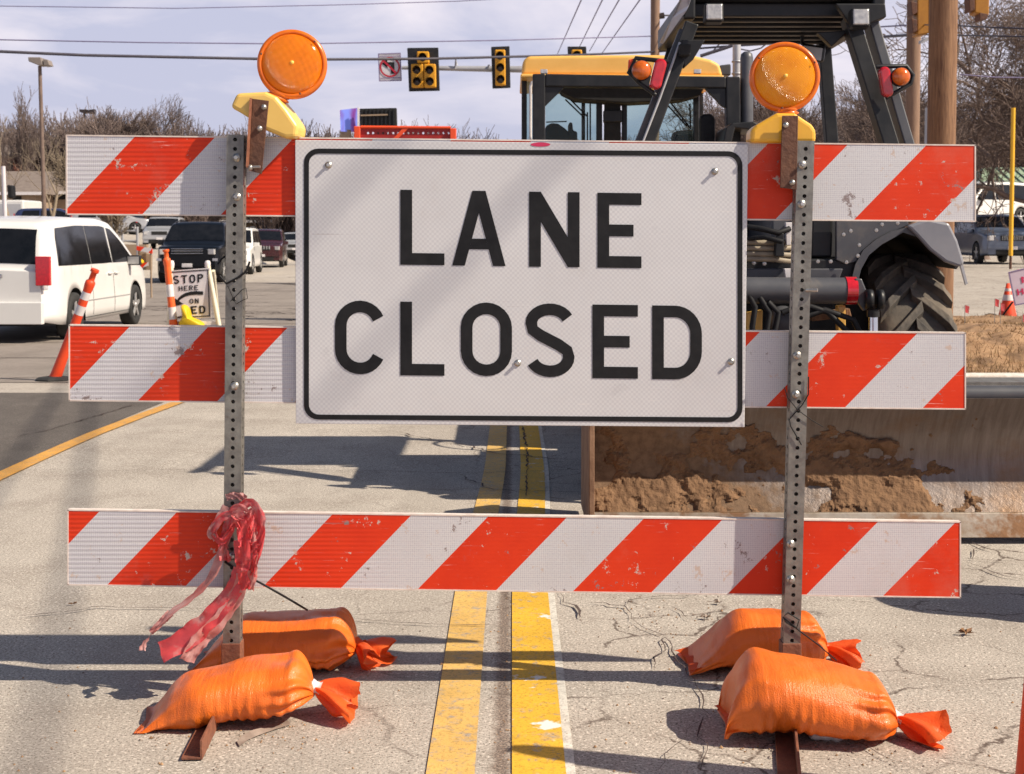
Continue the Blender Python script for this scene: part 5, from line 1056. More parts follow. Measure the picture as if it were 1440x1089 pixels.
    def fbox(name, y, z, w, h, mt, d=.02, end='f', x=None, bev=.008, label=None):
        mb = MB(); xx = (L if end == 'f' else 0) if x is None else x; mb.box((xx, y, z), (d * 2, w, h)); return mb.build(name, mt, root, bevel=bev, label=label)
    for a in front: fbox(*a)
    for a in rear: fbox(*a, end='r') if len(a) < 8 else fbox(*a)
    if roof_rails:
        for sg in (1, -1):
            mb = MB(); mb.tube([(x, sg * hw0 * .72, topz(x) + .05) for x in [L * .22, L * .3, L * .45, L * .58]], .018, 6); mb.build('roof_rail', MT['blackp'], root)
    return root, side, over, fbox, topz, hw, s
def mirrors(root, x, y, z, mt, glass_='silver_car', back=1):
    for sg in (1, -1):
        mb = MB(); mb.box((x, sg * (y + .12), z + .06), (.12, .22, .16)); mb.box((x + .01, sg * (y + .01), z + .02), (.05, .12, .04)); m = mb.build('mirror', mt, root, bevel=.03)
        mb = MB(); mb.box((x - .064, sg * (y + .125), z + .06), (.006, .18, .12)); mb.build('mirror_glass', MT['alloy'], m)
G = lambda x, y, z=0: (x, y, gz(x, y) + z)
# white minivan, seen from behind on the left
top = [(0, .98), (.04, 1.02), (.16, 1.50), (.26, 1.64), (.5, 1.70), (1.4, 1.745), (2.6, 1.745), (3.1, 1.70), (3.5, 1.52), (4.25, 1.08), (4.8, .93), (5.05, .78), (5.14, .62)]
van, side, over, fbox, topz, hw, sf = make_car('white minivan with dark windows and a red tail light, driving away at the left edge', 'minivan', None, G(-7.27, 19.45), R(90 - .8), MT['white'], 5.14, 1.99, 1.75, 1.02, top, (1.02, 4.12), .335,
    [(.42, 1.80, .58, 1.80), (1.825, 2.87, 1.825, 2.84), (2.90, 4.04, 2.90, 3.05)], (3.2, 4.2), (.055, .20),
    [('grille', 0, .62, 1.0, .18, MT['blackp'])], [('number_plate', 0, .80, .36, .15, MT['conewhite'], .012), ('handle', 0, .93, .6, .05, MT['chrome'], .02), ('bumper', 0, .42, 1.7, .30, MT['white'], .055)], z0=.23, name='minivan', tumble=.15)
fbox('tail_light', -.865, 1.0, .20, .40, MT['redlamp'], .035, 'r'); fbox('tail_light', .865, 1.0, .20, .40, MT['redlamp'], .035, 'r')
side('tail_light', .015, .17, .80, 1.20, MT['redlamp'], .010); side('reversing_light', .02, .15, .74, .80, MT['clearlamp'], .010)
for a, b in ((1.80, 1.815), (2.88, 2.895)): side('door_gap', a, b, .30, 1.04, MT['under'], .002, nx=2)
side('side_trim', 1.4, 3.75, .52, .535, MT['silver_car'], .006); side('rocker_gap', 1.40, 3.75, .275, .285, MT['under'], .003, nx=2)
for x in (2.70, 3.02):
    for sg in (1, -1): mb = MB(); mb.box((x, sg * (hw(x) * sf(.90) + .02), .90), (.18, .03, .03)); mb.build('door_handle', MT['white'], van, bevel=.01)
mirrors(van, 3.78, .93, 1.02, MT['blackp'])
mb = MB(); mb.tube([(.15, .5, .26), (-.02, .52, .25)], .04, 10); mb.build('exhaust', MT['steel'], van)
mb = MB(); mb.box((.9, 0, .30), (1.4, 1.3, .14)); mb.build('underbody', MT['under'], van, bevel=.03)
SUVT = lambda L, h, hood, nose: [(0, 1.0), (.05, 1.1), (.22, h - .12), (.4, h - .03), (1.2, h), (L * .55, h - .01), (L * .60, h - .07), (L * .755, hood + .08), (L * .80, hood), (L * .96, nose), (L, nose - .10)]
def suv(label, loc, hd, paint, L=4.8, W=1.9, h=1.75, hood=1.08, nose=.98, belt=1.05, wr=.37, group=None, kind='suv', rails=True, simple=False):
    fr = [('grille', 0, .86 * nose, .80, .18, MT['under']), ('lower_grille', 0, .42, 1.1, .16, MT['under']), ('bumper', 0, .58, W * .86, .10, paint, .05), ('number_plate', 0, .56, .32, .12, MT['conewhite'], .062)]
    r = make_car(label, 'car' if kind != 'suv' else 'SUV', group, loc, hd, paint, L, W, h, belt, SUVT(L, h, hood, nose), (.95, L - .92), wr, [(.40, 1.45, .62, 1.45), (1.52, L * .5, 1.52, L * .5), (L * .515, L * .735, L * .515, L * .60)], (L * .61, L * .745), (.07, .26), fr,
        [('tail_light', W * .38, 1.0, .2, .3, MT['redlamp']), ('tail_light', -W * .38, 1.0, .2, .3, MT['redlamp']), ('number_plate', 0, .8, .34, .14, MT['conewhite'])], z0=.28, name='parked_car' if kind != 'suv' else 'suv', roof_rails=rails)
    root = r[0]
    for sg in (1, -1):
        for k, mt in ((0, 'clearlamp'),):
            mb = MB(); mb.box((L - .045, sg * W * .355, .86 * nose), (.13, .27, .17), (0, 0, -sg * R(16))); mb.build('headlight', MT[mt], root, bevel=.02)
    mirrors(root, L * .70, W * .47, belt + .02, paint if h < 1.8 else MT['blackp']); return r
# dark SUV with chrome-barred grille
r = suv('big black SUV with chrome-barred grille facing the camera behind the STOP HERE sign', G(-10.35, 49.3), R(-90 + 3), MT['black_car'], 5.15, 2.03, 1.92, 1.20, 1.14, 1.18, .40)
for z in (.93, 1.01, 1.075): r[3]('grille_bar', 0, z, .98, .022, MT['chrome'], .032)
mb = MB(); mb.box((5.17, -.86, .74), (.05, .16, .08)); mb.box((5.17, .86, .74), (.05, .16, .08)); mb.build('fog_lamp', MT['chrome'], r[0])
suv('white SUV waiting behind the black one, half hidden by the left post', G(-11.1, 58.2), R(-90 + 4), MT['white'], 4.8, 1.9, 1.78)
r = suv('maroon SUV with round fog lamps, third in the waiting line at the sign edge', G(-11.95, 69.8), R(-90 + 6), MT['maroon'], 4.8, 1.93, 1.76, 1.12, 1.04)
for k in range(7): r[3]('grille_slot', -.36 + .12 * k, .92, .05, .15, MT['silver_car'], .026)
suv('silver car at the tail of the waiting line, mostly hidden by the sign', G(-12.9, 86), R(-84), MT['silver_car'], 4.6, 1.8, 1.5, .95, .86, .92, .32, rails=False, kind='car')
r = suv('slate-blue SUV facing the camera beyond the dirt mound at the right edge', G(17.2, 53.3), R(-90 - 2), MT['blue_car'], 4.85, 1.95, 1.72, 1.14, 1.04)
for k in range(12): r[3]('grille_slot', (-.34 if k < 6 else .06) + .055 * (k % 6), .90, .02, .15, MT['silver_car'], .026)
# far cars: one small car built once and copied
def saloon(label, loc, hd, paint, group): return suv(label, loc, hd, paint, 4.6, 1.8, 1.45, .92, .84, .90, .32, group, 'car', False)
GP = 'cars parked in the far left lot'
saloon('dark blue car parked above the minivan roof at the far left', G(-29.6, 85), R(12), MT['dkblue'], GP)
saloon('small red car parked in the far lot beside the light pole foot', G(-28.6, 86), R(80), MT['red_car'], GP)
saloon('silver car parked behind the small tree in the far lot', G(-26.2, 85), R(10), MT['silver_car'], GP)
saloon('dark car parked farthest right in the far lot, above the white pickup', G(-25, 96), R(170), MT['black_car'], GP)
saloon('dark blue car parked beside the small tree trunk', G(-25.6, 90), R(175), MT['dkblue'], GP)
suv('white pickup-sized SUV parked left of the big black SUV', G(-18.9, 79), R(-84), MT['silver_car'], 4.7, 1.9, 1.7)
# white box van far left
p = at(26, 301, 92); bv = thing('box_van', 'small white box van in the far lot near the left edge', 'van', (p.x, p.y, p.z - 1.2))
mb = MB(); mb.box((p.x, p.y, p.z), (1.9, 3.6, 1.7)); mb.build('box', MT['white'], bv, bevel=.1); mb = MB(); mb.box((p.x + .1, p.y - 1.83, p.z + .1), (1.4, .06, 1.0)); mb.build('rear_door', MT['silver_car'], bv, bevel=.02)
for x in (-.8, .8): mb = MB(); mb.lathe([(.35, -.1), (.35, .1), (0, .1)], (p.x + x, p.y - 1.2, p.z - .9), (1, 0, 0), 16); mb.build('wheel', MT['tyre'], bv)
suv('white van roofed vehicle behind the slate-blue SUV at the right edge', at(1432, 318, 62), R(-150), MT['white'], 4.9, 1.9, 1.85, 1.1, 1.0)
# ------------------------------------------------------------------ channelizers, cone, unseen drum
def channelizer(label, base, topp, r=.052, bands=(.62, .70, .76, .84), mt='conered', h=1.07, prof=None):
    t = thing('channelizer_post', label, 'channelizer', base, 'orange channelizer posts'); a = (topp - base); L = a.length; a.normalize()
    prof = [(f, r * q) for f, q in prof] if prof else [(0, r * 1.35), (.06, r * 1.15), (.25, r * 1.02), (.60, r * .92), (.80, r * .86), (.86, r * 1.02), (.89, r * .98), (.905, r * .62), (.97, r * .58), (.975, r * .85), (1, r * .85)]
    def rad(f): return interp(prof, f)
    cuts = sorted(set([p[0] for p in prof] + list(bands) + [.01 + p[0] for p in prof[:-1]]))
    def seg(f0, f1, m, nm, k=1.0):
        fs = [f for f in cuts if f0 <= f <= f1]; fs = sorted(set([f0, f1] + fs)); mb = MB(); mb.lathe([(rad(f) * k, f * L) for f in fs], base, a, 24); return mb.build(nm, m, t)
    tb_ = seg(0, 1, MT[mt], 'tube'); mb = MB(); mb.lathe([(rad(1), L), (0, L)], base, a, 20); mb.build('cap', MT[mt], t)
    for i in range(0, len(bands), 2): seg(bands[i], bands[i + 1], MT['conewhite'], 'band', 1.03)
    mb = MB(); mb.lathe([(.17, 0), (.17, .02), (.14, .035), (.06, .045)], base + Vector((0, 0, .001)), (0, 0, 1), 8, smooth=False); mb.build('rubber_base', MT['tyre'], t)
    return t
b1 = gpt(76, 536); channelizer('leaning orange channelizer post with white bands, in front of the white minivan', b1, Vector((at(134, 379, b1.y - .1))), .046, (.60, .68, .735, .80))
b2 = gpt(246, 474); channelizer('upright orange and white banded channelizer post against the STOP HERE sign', b2, at(233, 351, b2.y), .055, (.46, .60, .20, .34), 'coneor')
b3 = Vector((1.215, 3.05, 0)); channelizer('orange-red channelizer post cut by the right edge of the photo in the foreground', b3, b3 + Vector((0, 0, 1.15)), .115, (.6, .7, .76, .86), prof=[(0, 1.0), (.3, .80), (.6, .60), (.9, .40), (.97, .30), (1, .2)])
dm = thing('shadow_drum', 'unseen orange drum with white bands, added outside the right edge for its shadow', 'traffic drum', (2.45, 4.62, 0))  # out of view, added to cast a shadow on the road
mb = MB(); mb.lathe([(.28, .05), (.28, .2), (.26, .22), (.26, .45), (.25, .47), (.25, .68), (.235, .7), (.235, .9), (.2, .93), (0, .94)], (2.45, 4.62, 0), (0, 0, 1), 32); mb.build('barrel', MT['conered'], dm)
for z, r in ((.25, .262), (.5, .252)): mb = MB(); mb.lathe([(r, z), (r, z + .15)], (2.45, 4.62, 0), (0, 0, 1), 32); mb.build('band', MT['conewhite'], dm)
mb = MB(); mb.lathe([(.42, 0), (.42, .05), (.28, .06)], (2.45, 4.62, 0), (0, 0, 1), 32); mb.build('rubber_base', MT['tyre'], dm)
def cone(label, base, h, r):
    t = thing('traffic_cone', label, 'traffic cone', base, 'small cones on the dirt mound side'); f = lambda q: r + (r * .18 - r) * q
    mb = MB(); mb.lathe([(f(0), .02), (f(.5), h * .5), (f(1), h), (0, h)], base, (0, 0, 1), 20); mb.build('cone_body', MT['conered'], t)
    for a, b in ((.52, .68), (.78, .86)): mb = MB(); mb.lathe([(f(a) * 1.05, h * a), (f(b) * 1.05, h * b)], base, (0, 0, 1), 20); mb.build('band', MT['conewhite'], t)
    mb = MB(); mb.box(base + Vector((0, 0, .012)), (r * 2.5, r * 2.5, .024)); mb.build('cone_base', MT['conered'], t); return t
p = at(1417, 432, 20.0); cone('orange cone with white bands leaning beside the purple-edged sign on the mound', Vector((p.x, p.y, mz(p.x, p.y))), .50, .13)
p = gpt(1433, 380); p = at(1432, 377, 30); cone('tall narrow orange cone near the foot of the yellow pole', Vector((p.x, p.y, gz(p.x, p.y))), .62, .11)
# small flagging stakes on the mound
for i, (px, py) in enumerate(((1399, 428), (1407, 434), (1357, 437), (1438, 450))):
    p = at(px, py, 17.5); mb = MB(); zt_ = p.z; mb.tube([Vector((p.x, p.y, mz(p.x, p.y) - .05)), Vector((p.x, p.y, zt_ + .07))], .005, 4); mb.add([(p.x, p.y, zt_ + .07), (p.x + .055, p.y, zt_ + .05), (p.x + .05, p.y + .01, zt_ - .04), (p.x, p.y, zt_ - .02)], [(0, 1, 2, 3)], 1)
    o = mb.build('marker_flag', [MT['zinc'], MT['tape']]); base_at(o, Vector((p.x, p.y, mz(p.x, p.y)))); tag(o, ['pink utility flag just left of the cone on the mound', 'pink utility flag right below the cone on the mound', 'pink utility flag beside the tractor tyre', 'pink utility flag below the purple-edged sign'][i], 'marker flag', 'pink utility flags')
# ------------------------------------------------------------------ STOP HERE ON RED sign on its stand
Yq = 21.2
sg = thing('stop_here_sign', 'white STOP HERE ON RED sign with curved black arrow on a white A-frame stand', 'sign', (at(270, 440, Yq).x, Yq, gz(-4.8, Yq)))
q4 = [at(237, 381, Yq), at(295, 377, Yq), at(297, 447, Yq - .02), at(242, 449, Yq - .02)]
pn = MB().prism(q4, (0, .02, 0)).build('panel', MT['signw'], sg)
def Q(u, v, dy=-.006): return (q4[0] * (1 - u) + q4[1] * u) * (1 - v) + (q4[3] * (1 - u) + q4[2] * u) * v + Vector((0, dy, 0))
mb = MB()
for a, b, c, d in ((.03, .025, .97, .045), (.03, .955, .97, .975), (.03, .045, .055, .955), (.945, .045, .97, .955)): mb.add([Q(a, b), Q(c, b), Q(c, d), Q(a, d)], [(0, 1, 2, 3)])
mb.build('border', MT['black'], pn)
def word(txt, u0, u1, v0, v1, t=.15, w=.62, par=pn, Qf=Q, mt='black', gap=.22):
    tot = len(txt) * w + (len(txt) - 1) * gap; mb = MB()
    for i, ch in enumerate(txt):
        for q in glyph(ch, w, t): mb.add([Qf(u0 + (u1 - u0) * (i * (w + gap) + x) / tot, v1 + (v0 - v1) * z) for x, z in q], [tuple(range(len(q)))])
    mb.build('lettering', MT[mt], par)
word('STOP', .10, .84, .11, .28, .17); word('HERE', .22, .70, .33, .43, .16); word('ON', .47, .70, .60, .70, .17); word('RED', .28, .86, .75, .91, .19)
mb = MB(); ap = [(.82, .50), (.66, .485), (.50, .49), (.38, .51), (.27, .555), (.18, .62)]
for (a, b), (c, d) in zip(ap, ap[1:]): mb.add([Q(a, b - .035), Q(c, d - .035), Q(c, d + .035), Q(a, b + .035)], [(0, 1, 2, 3)])
mb.add([Q(.04, .735, -.007), Q(.11, .575, -.007), Q(.32, .70, -.007)], [(0, 1, 2)]); mb.build('arrow', MT['black'], pn)
wmt = MT['casep']
for a, b in (((241, 371), (238, 474)), ((292, 371), (311, 474))): 
    mb = MB(); P0, P1 = at(*a, Yq + .05), at(*b, Yq + .05 - .2); P1.z = gz(P1.x, P1.y) if P1.z < -.3 else P1.z
    mb.tube([P0, P1], .035, 8); mb.build('leg', M('cream_leg', (.74, .68, .52), (.66, .60, .46), 4, .5), sg, bevel=0)
    mb = MB(); mb.lathe([(.0, .05), (.035, .04), (.045, .0), (.04, -.06)], P0, (0, 0, 1), 12); mb.build('leg_cap', MT['conewhite'], sg)
mb = MB(); mb.tube([at(300, 381, Yq + .1), at(309, 470, Yq + .9)], .03, 6); mb.build('leg', M('cream_leg_b', (.74, .68, .52), (.66, .60, .46), 4, .5), sg)
mb = MB(); mb.prism([at(240, 452, Yq - .1), at(308, 452, Yq - .1), at(308, 460, Yq - .1), at(240, 460, Yq - .1)], (0, .1, 0)); mb.build('crossbar', MT['conewhite'], sg)
def lumpbag(name, label, pts, Y0, dep, mt, group=None):
    c = sum((at(x, y, Y0) for x, y in pts), Vector()) / len(pts); mb = MB(); n = len(pts); rings = []
    for k in range(9):
        a = math.pi * k / 8; rr = math.sin(a) ** .6; rings.append([c + (at(x, y, Y0) - c) * rr * (1 + .10 * noise.noise(Vector((x * .2, y * .2, k)))) + Vector((0, -math.cos(a) * dep / 2, 0)) for x, y in pts])
    mb.grid(rings, closed=True); o = mb.build(name, MT[mt]); base_at(o, c); tag(o, label, 'sandbag', group); m = o.modifiers.new('s', 'SUBSURF'); m.levels = m.render_levels = 2; return o
lumpbag('sandbag', 'yellow sandbag slumped over the stand, hiding the R of RED on the sign', [(253, 462), (251, 452), (259, 447), (256, 434), (254, 429), (259, 427), (265, 431), (266, 442), (268, 449), (282, 452), (288, 456), (290, 462), (272, 466)], Yq - .2, .34, 'yellowbag')
# tilted white sign with magenta letters at the right edge
Yr = 19.5; rs_ = thing('construction_sign', 'tilted white sign with magenta letters and purple rim, cut by the right edge', 'sign', (at(1440, 430, Yr).x, Yr, mz(at(1440, 430, Yr).x, Yr)))
r4 = [at(1418, 383, Yr), at(1482, 367, Yr), at(1492, 419, Yr), at(1427, 430, Yr)]
pn2 = MB().prism(r4, (0, .02, 0)).build('panel', M('lilac_sign', (.60, .52, .62), (.54, .46, .56), 6, .4), rs_)
def Q2(u, v, dy=-.006): return (r4[0] * (1 - u) + r4[1] * u) * (1 - v) + (r4[3] * (1 - u) + r4[2] * u) * v + Vector((0, dy, 0))
mb = MB()
for a, b, c, d in ((0, 0, 1, .03), (0, .97, 1, 1), (0, .03, .022, .97), (.978, .03, 1, .97)): mb.add([Q2(a, b), Q2(c, b), Q2(c, d), Q2(a, d)], [(0, 1, 2, 3)])
mb.build('rim', MT['purple'], pn2); word('HEA', .10, .62, .54, .72, .17, .62, pn2, Q2, 'magenta'); word('M', .24, .42, .22, .40, .17, .7, pn2, Q2, 'magenta')
for x in (1424, 1480): mb = MB(); p = at(x, 425, Yr + .06); q = Vector((p.x - .1, p.y + .15, mz(p.x, p.y) - .02)); mb.tube([p, q], .014, 6); mb.build('leg', MT['blackp'], rs_)
# ------------------------------------------------------------------ yellow pole
p = at(1426, 372, 42); q = at(1425, 152, 42); yp = thing('yellow_pole', 'slim bright yellow pole standing in front of the slate-blue SUV', 'pole', (p.x, p.y, gz(p.x, p.y)))
mb = MB(); mb.tube([Vector((q.x, p.y, p.z + .25)), q], .062, 10); mb.build('sleeve', M('pole_yellow', (.85, .46, .02), (.8, .42, .02), 5, .45), yp); mb = MB(); mb.tube([Vector((q.x, p.y, gz(p.x, p.y))), Vector((q.x, p.y, p.z + .25))], .04, 8); mb.build('stub', MT['rust'], yp)
# ------------------------------------------------------------------ utility poles
def pole(label, px, w, Y0, ytop, mt, base=None, name='utility_pole', cat='utility pole', lean=0):
    t = at(px, ytop, Y0); z0 = gz(t.x, Y0) - .1; b = Vector((t.x + lean, Y0, z0)); r = w / 2 / F * Y0; mb = MB(); mb.tube([b.lerp(t, k / 8) for k in range(9)], [r * 1.03 - .0 * k for k in range(9)], 20); o = mb.build(name, MT[mt]); base_at(o, b); tag(o, label, cat); return o
pole('thick brown wooden utility pole behind the tractor fender', 1331, 38, 15, -260, 'wood'); pole('thinner grey-brown wooden pole just left of the thick one', 1288, 19, 28, -160, 'wood2')
pole('brown wooden pole rising behind the yellow loader roof', 922, 12.5, 46, -90, 'wood2'); pole('short pale metal post between the two right wooden poles', 1305, 8, 34, 152, 'galv', name='metal_post', cat='post')
ins = thing('insulator_bracket', 'small insulator bracket sticking out of the pole behind the loader', 'insulator', at(928, 23, 46)); mb = MB(); mb.tube([at(927, 23, 46), at(934, 22, 46)], .10, 10); mb.build('insulator', MT['siglens'], ins); mb = MB(); mb.tube([at(934, 22, 46), at(980, 22, 44)], .03, 5); mb.build('rod', MT['galv'], ins)
# white pole with a signal back at the far left
wp = thing('white_pole', 'slim white metal pole with a dark signal box at the far left edge', 'pole', gpt(9, 375)); b = at(8, 312, 40); mb = MB(); mb.tube([Vector((b.x + .02, 40, gz(b.x, 40))), at(4.5, 234, 40)], .06, 10); mb.build('shaft', MT['signw'], wp)
mb = MB(); mb.prism([at(9, 260, 40), at(17, 261, 40), at(18, 278, 40), at(11, 280, 40)], (0, .3, 0)); mb.build('signal_box', MT['black'], wp, bevel=.04)
# parking-lot lights
def lot_light(label, px, ytop, Y0, w, heads):
    b = at(px + 7, 300, Y0); t = at(px, ytop, Y0); b.z = gz(b.x, Y0) - .2; o = thing('lot_light', label, 'light pole', b); mb = MB(); mb.tube([b, t], [w / F * Y0 * .62, w / F * Y0 * .5], 12); mb.build('pole', MT['bark'], o)
    for a in heads: mb = MB(); mb.prism([at(x, y, Y0 - .25) for x, y in a], (0, .55, 0)); mb.build('lamp_head', MT['siglens'] if w < 3 else M('lamp_head_beige', (.24, .20, .18), (.20, .17, .15), 3, .6), o, bevel=.03)
lot_light('tall parking-lot light with two boxy heads at the left', 56, 93, 62, 5, [[(39, 80.5), (57, 80.5), (60, 92), (55, 92.5), (40, 86.5)], [(60.5, 83), (67, 84), (70, 92), (61, 93)]])
lot_light('small dark twin-headed light among the far left treetops', 119, 160, 130, 2.5, [[(111, 154), (122, 154), (120, 160), (112, 158)], [(122.5, 155), (133, 153.5), (133, 160), (124, 160)]])
# ------------------------------------------------------------------ traffic signals on the mast arm
Ym = 42.0
ma = thing('signal_mast', 'pale horizontal mast arm carrying the traffic signals, its post behind the loader', 'signal mast', (at(862, 330, Ym).x, Ym, gz(3, Ym)))
p = at(862, 92, Ym); mb = MB(); mb.tube([Vector((p.x, Ym, gz(3, Ym))), p], .14, 14); mb.build('post', MT['galv'], ma)
mb = MB(); mb.tube([at(565, 95.5, Ym), at(700, 97.5, Ym), at(862, 99, Ym)], [.055, .09, .13], 12); mb.build('arm', MT['galv'], ma)
for x in (640, 686): mb = MB(); mb.tube([at(x, 97, Ym - .1), at(x + 1, 84 if x < 650 else 92, Ym - .1), at(x + 3, 92, Ym - .1)], .025, 5); mb.build('bracket', MT['galv'], ma)
def signal(label, bp, secs, Y0, lens_r):
    c = at(sum(x for x, y in bp) / 4, sum(y for x, y in bp) / 4, Y0); t = thing('traffic_signal', label, 'traffic signal', c, 'traffic signals on the mast arm'); MB().prism([at(x, y, Y0 - .05) for x, y in bp], (0, .04, 0)).build('backplate', MT['blackp'], t, bevel=.03)
    for (x0, y0, x1, y1, ls) in secs:
        h = MB().prism([at(x0, y0, Y0 - .30), at(x1, y0, Y0 - .30), at(x1 + .6, y1, Y0 - .30), at(x0 + .6, y1, Y0 - .30)], (0, .25, 0)).build('housing', MT['sigy'], t, bevel=.03)
        for lx, ly in ls:
            cc = at(lx, ly, Y0 - .30); mb = MB(); r = lens_r / F * Y0; mb.lathe([(r * .95, 0), (r * .92, .01), (0, .012)], cc, (0, -1, 0), 18); mb.build('lens', MT['siglens'], h)
            mb = MB(); P = []
            for k in range(15):
                a = R(-20 + 220 * k / 14); d = Vector((math.cos(a), 0, math.sin(a))); P.append([cc + d * r * 1.02, cc + d * r * 1.02 + Vector((0, -.22 * (.4 + .6 * max(0, math.sin(a))), -.02))])
            mb.grid(P); mb.grid([[q + Vector((0, 0, .012)) for q in row] for row in P]); mb.build('visor', MT['sigy'] if False else MT['siglens'], h)
signal('five-section traffic signal in a doghouse layout beside the no-left-turn sign', [(572.5, 67.5), (616.5, 67), (618.5, 128), (575, 129)], [(586, 72.5, 603, 89, [(594.5, 81)]), (578, 90, 595, 123, [(586, 99), (586.5, 115)]), (595.8, 90, 612.5, 123, [(604, 99), (604.5, 115)])], Ym - .3, 5.6)
signal('three-section traffic signal left of the loader roof', [(690.5, 66), (716.5, 65), (718, 124), (692.5, 125)], [(696, 70, 710.5, 120, [(703, 79), (703.5, 95.5), (704, 112)])], Ym - .3, 5.6)
signal('traffic signal whose top just clears the yellow loader roof', [(798, 65.5), (824.5, 65.5), (826, 124), (800, 124)], [(804, 70, 818.5, 120, [(811, 78), (811.5, 95), (812, 111)])], Ym - .3, 5.6)
nt = thing('no_left_turn_sign', 'white no-left-turn sign with red circle and slash on the mast arm', 'sign', at(548, 95, Ym))
n4 = [at(531.5, 75.5, Ym - .2), at(563.5, 74.5, Ym - .2), at(565, 114, Ym - .2), at(533, 114.8, Ym - .2)]; pn3 = MB().prism(n4, (0, .03, 0)).build('panel', MT['signw'], nt)
def Q3(u, v, dy=-.012): return (n4[0] * (1 - u) + n4[1] * u) * (1 - v) + (n4[3] * (1 - u) + n4[2] * u) * v + Vector((0, dy, 0))
mb = MB()
for a, b, c, d in ((0, 0, 1, .03), (0, .97, 1, 1), (0, .03, .035, .97), (.965, .03, 1, .97), (.04, .10, .96, .125), (.04, .875, .96, .90)): mb.add([Q3(a, b), Q3(c, b), Q3(c, d), Q3(a, d)], [(0, 1, 2, 3)])
mb.build('border', MT['purple'], pn3)
mb = MB(); n = 32; ro, ri = .45, .375; A_ = .80
mb.add([Q3(.5 + ro * math.cos(2 * math.pi * k / n), .5 + ro * A_ * math.sin(2 * math.pi * k / n), -.016) for k in range(n)] + [Q3(.5 + ri * math.cos(2 * math.pi * k / n), .5 + ri * A_ * math.sin(2 * math.pi * k / n), -.016) for k in range(n)], [(k, (k + 1) % n, n + (k + 1) % n, n + k) for k in range(n)])
mb.add([Q3(.21, .30, -.02), Q3(.27, .25, -.02), Q3(.79, .69, -.02), Q3(.73, .74, -.02)], [(0, 1, 2, 3)]); mb.build('circle_slash', MT['signred'], pn3)
mb = MB()
for q in ([(.54, .42), (.70, .42), (.70, .74), (.54, .74)], [(.38, .32), (.70, .32), (.70, .42), (.38, .42)], [(.16, .37), (.40, .20), (.40, .54)]): mb.add([Q3(*p) for p in q], [tuple(range(len(q)))])
mb.build('arrow', MT['black'], pn3)
# side-on yellow signals on the right
def side_signal(label, pts, Y0, vis):
    c = at(*pts[0], Y0); t = thing('side_signal', label, 'traffic signal', c, 'side-on yellow signals at the right'); MB().prism([at(x, y, Y0) for x, y in pts], (0, .35, 0)).build('housing', M('ochre_housing', (.40, .17, .01), (.34, .14, .01), 8, .5), t, bevel=.02)
    for v in vis: mb = MB(); mb.prism([at(x, y, Y0 - .02) for x, y in v], (0, .3, 0)); mb.build('visor', MT['rust'], t, bevel=.01)
    return t
s1 = side_signal('side-on yellow traffic signal mounted between the two right wooden poles', [(1290, -20), (1307, -20), (1307, 47), (1290, 50)], 26, [[(1281, 2), (1290, 4), (1290, 18), (1283, 22)], [(1282, 26), (1290, 28), (1290, 44), (1284, 46)]])
mb = MB(); mb.tube([at(1309, -20, 26), at(1309.5, 47, 26)], .018, 6); mb.build('rail', MT['tyellow'], s1); mb = MB(); mb.prism([at(1294, 57, 26), at(1311, 50, 26), at(1311, 55, 26), at(1294, 62, 26)], (0, .1, 0)); mb.build('arm', MT['galv'], s1)
side_signal('side-on yellow traffic signal hanging at the top right of the thick pole', [(1371, -14), (1392, -14), (1391, 22), (1371, 18)], 26, [[(1363, -5), (1371, -3), (1371, 14), (1364, 17)], [(1378, 18), (1390, 20), (1388, 27), (1378, 29)]])
# ------------------------------------------------------------------ overhead cables
def cable(label, pts, r, mt='wire', group='overhead cables'):
    mb = MB(); P = [at(*p) if not isinstance(p, Vector) else p for p in pts]; Q_ = []
    for i in range(len(P) - 1):
        for k in range(6): Q_.append(P[i].lerp(P[i + 1], k / 6))
    Q_.append(P[-1]); mb.tube(Q_, r, 5, cap=False); o = mb.build('cable', MT[mt]); base_at(o, Q_[0]); tag(o, label, 'cable', group); return o
cable('thick black cable crossing the sky just behind the left warning light', [(-60, 70, 30), (120, 78, 31), (411, 84, 33), (600, 83, 35), (800, 78, 39), (922, 73, 46), (1030, 65, 44), (1160, 58, 40), (1200, 55, 36), (1288, 49, 28.3)], .033)
cable('lilac thin cable running above the thick one across the sky', [(-60, 55, 40), (200, 60, 40), (411, 62, 41), (700, 57, 43), (922, 51, 46), (1040, 50, 44), (1200, 40, 36), (1288, 35, 28.2)], .018, 'wirethin')
cable('faintest highest cable across the top left sky', [(-60, 8, 44), (250, 12, 44), (480, 7, 45), (640, 2, 46), (800, -6, 46)], .014, 'wirethin')
for i, (a, b) in enumerate((((820, -6), (784, 76)), ((850, -6), (812, 72)), ((874, -6), (829, 72)), ((904, -6), (846, 76)))):
    cable(['slanting thin cable nearest the three-section signal', 'slanting thin cable, second of four above the loader roof', 'slanting thin cable, third of four above the loader roof', 'slanting thin cable nearest the wooden pole behind the loader'][i], [(a[0], a[1], 55), (b[0], b[1], 110)], .03, 'wirethin', 'slanting cables above the loader roof')
cable('cable sagging from the right pole to the top right trees', [(1288, 35, 28), (1331, 36, 22), (1400, 39, 20), (1480, 42, 19)], .012); cable('lower cable leaving the thick pole to the right', [(1288, 49, 28), (1350, 50, 22), (1400, 51, 20), (1480, 53, 19)], .012)
cable('third cable leaving the thick pole to the right at lamp height', [(1350, 105, 20), (1400, 109, 20), (1480, 110, 20)], .010, 'wirethin')
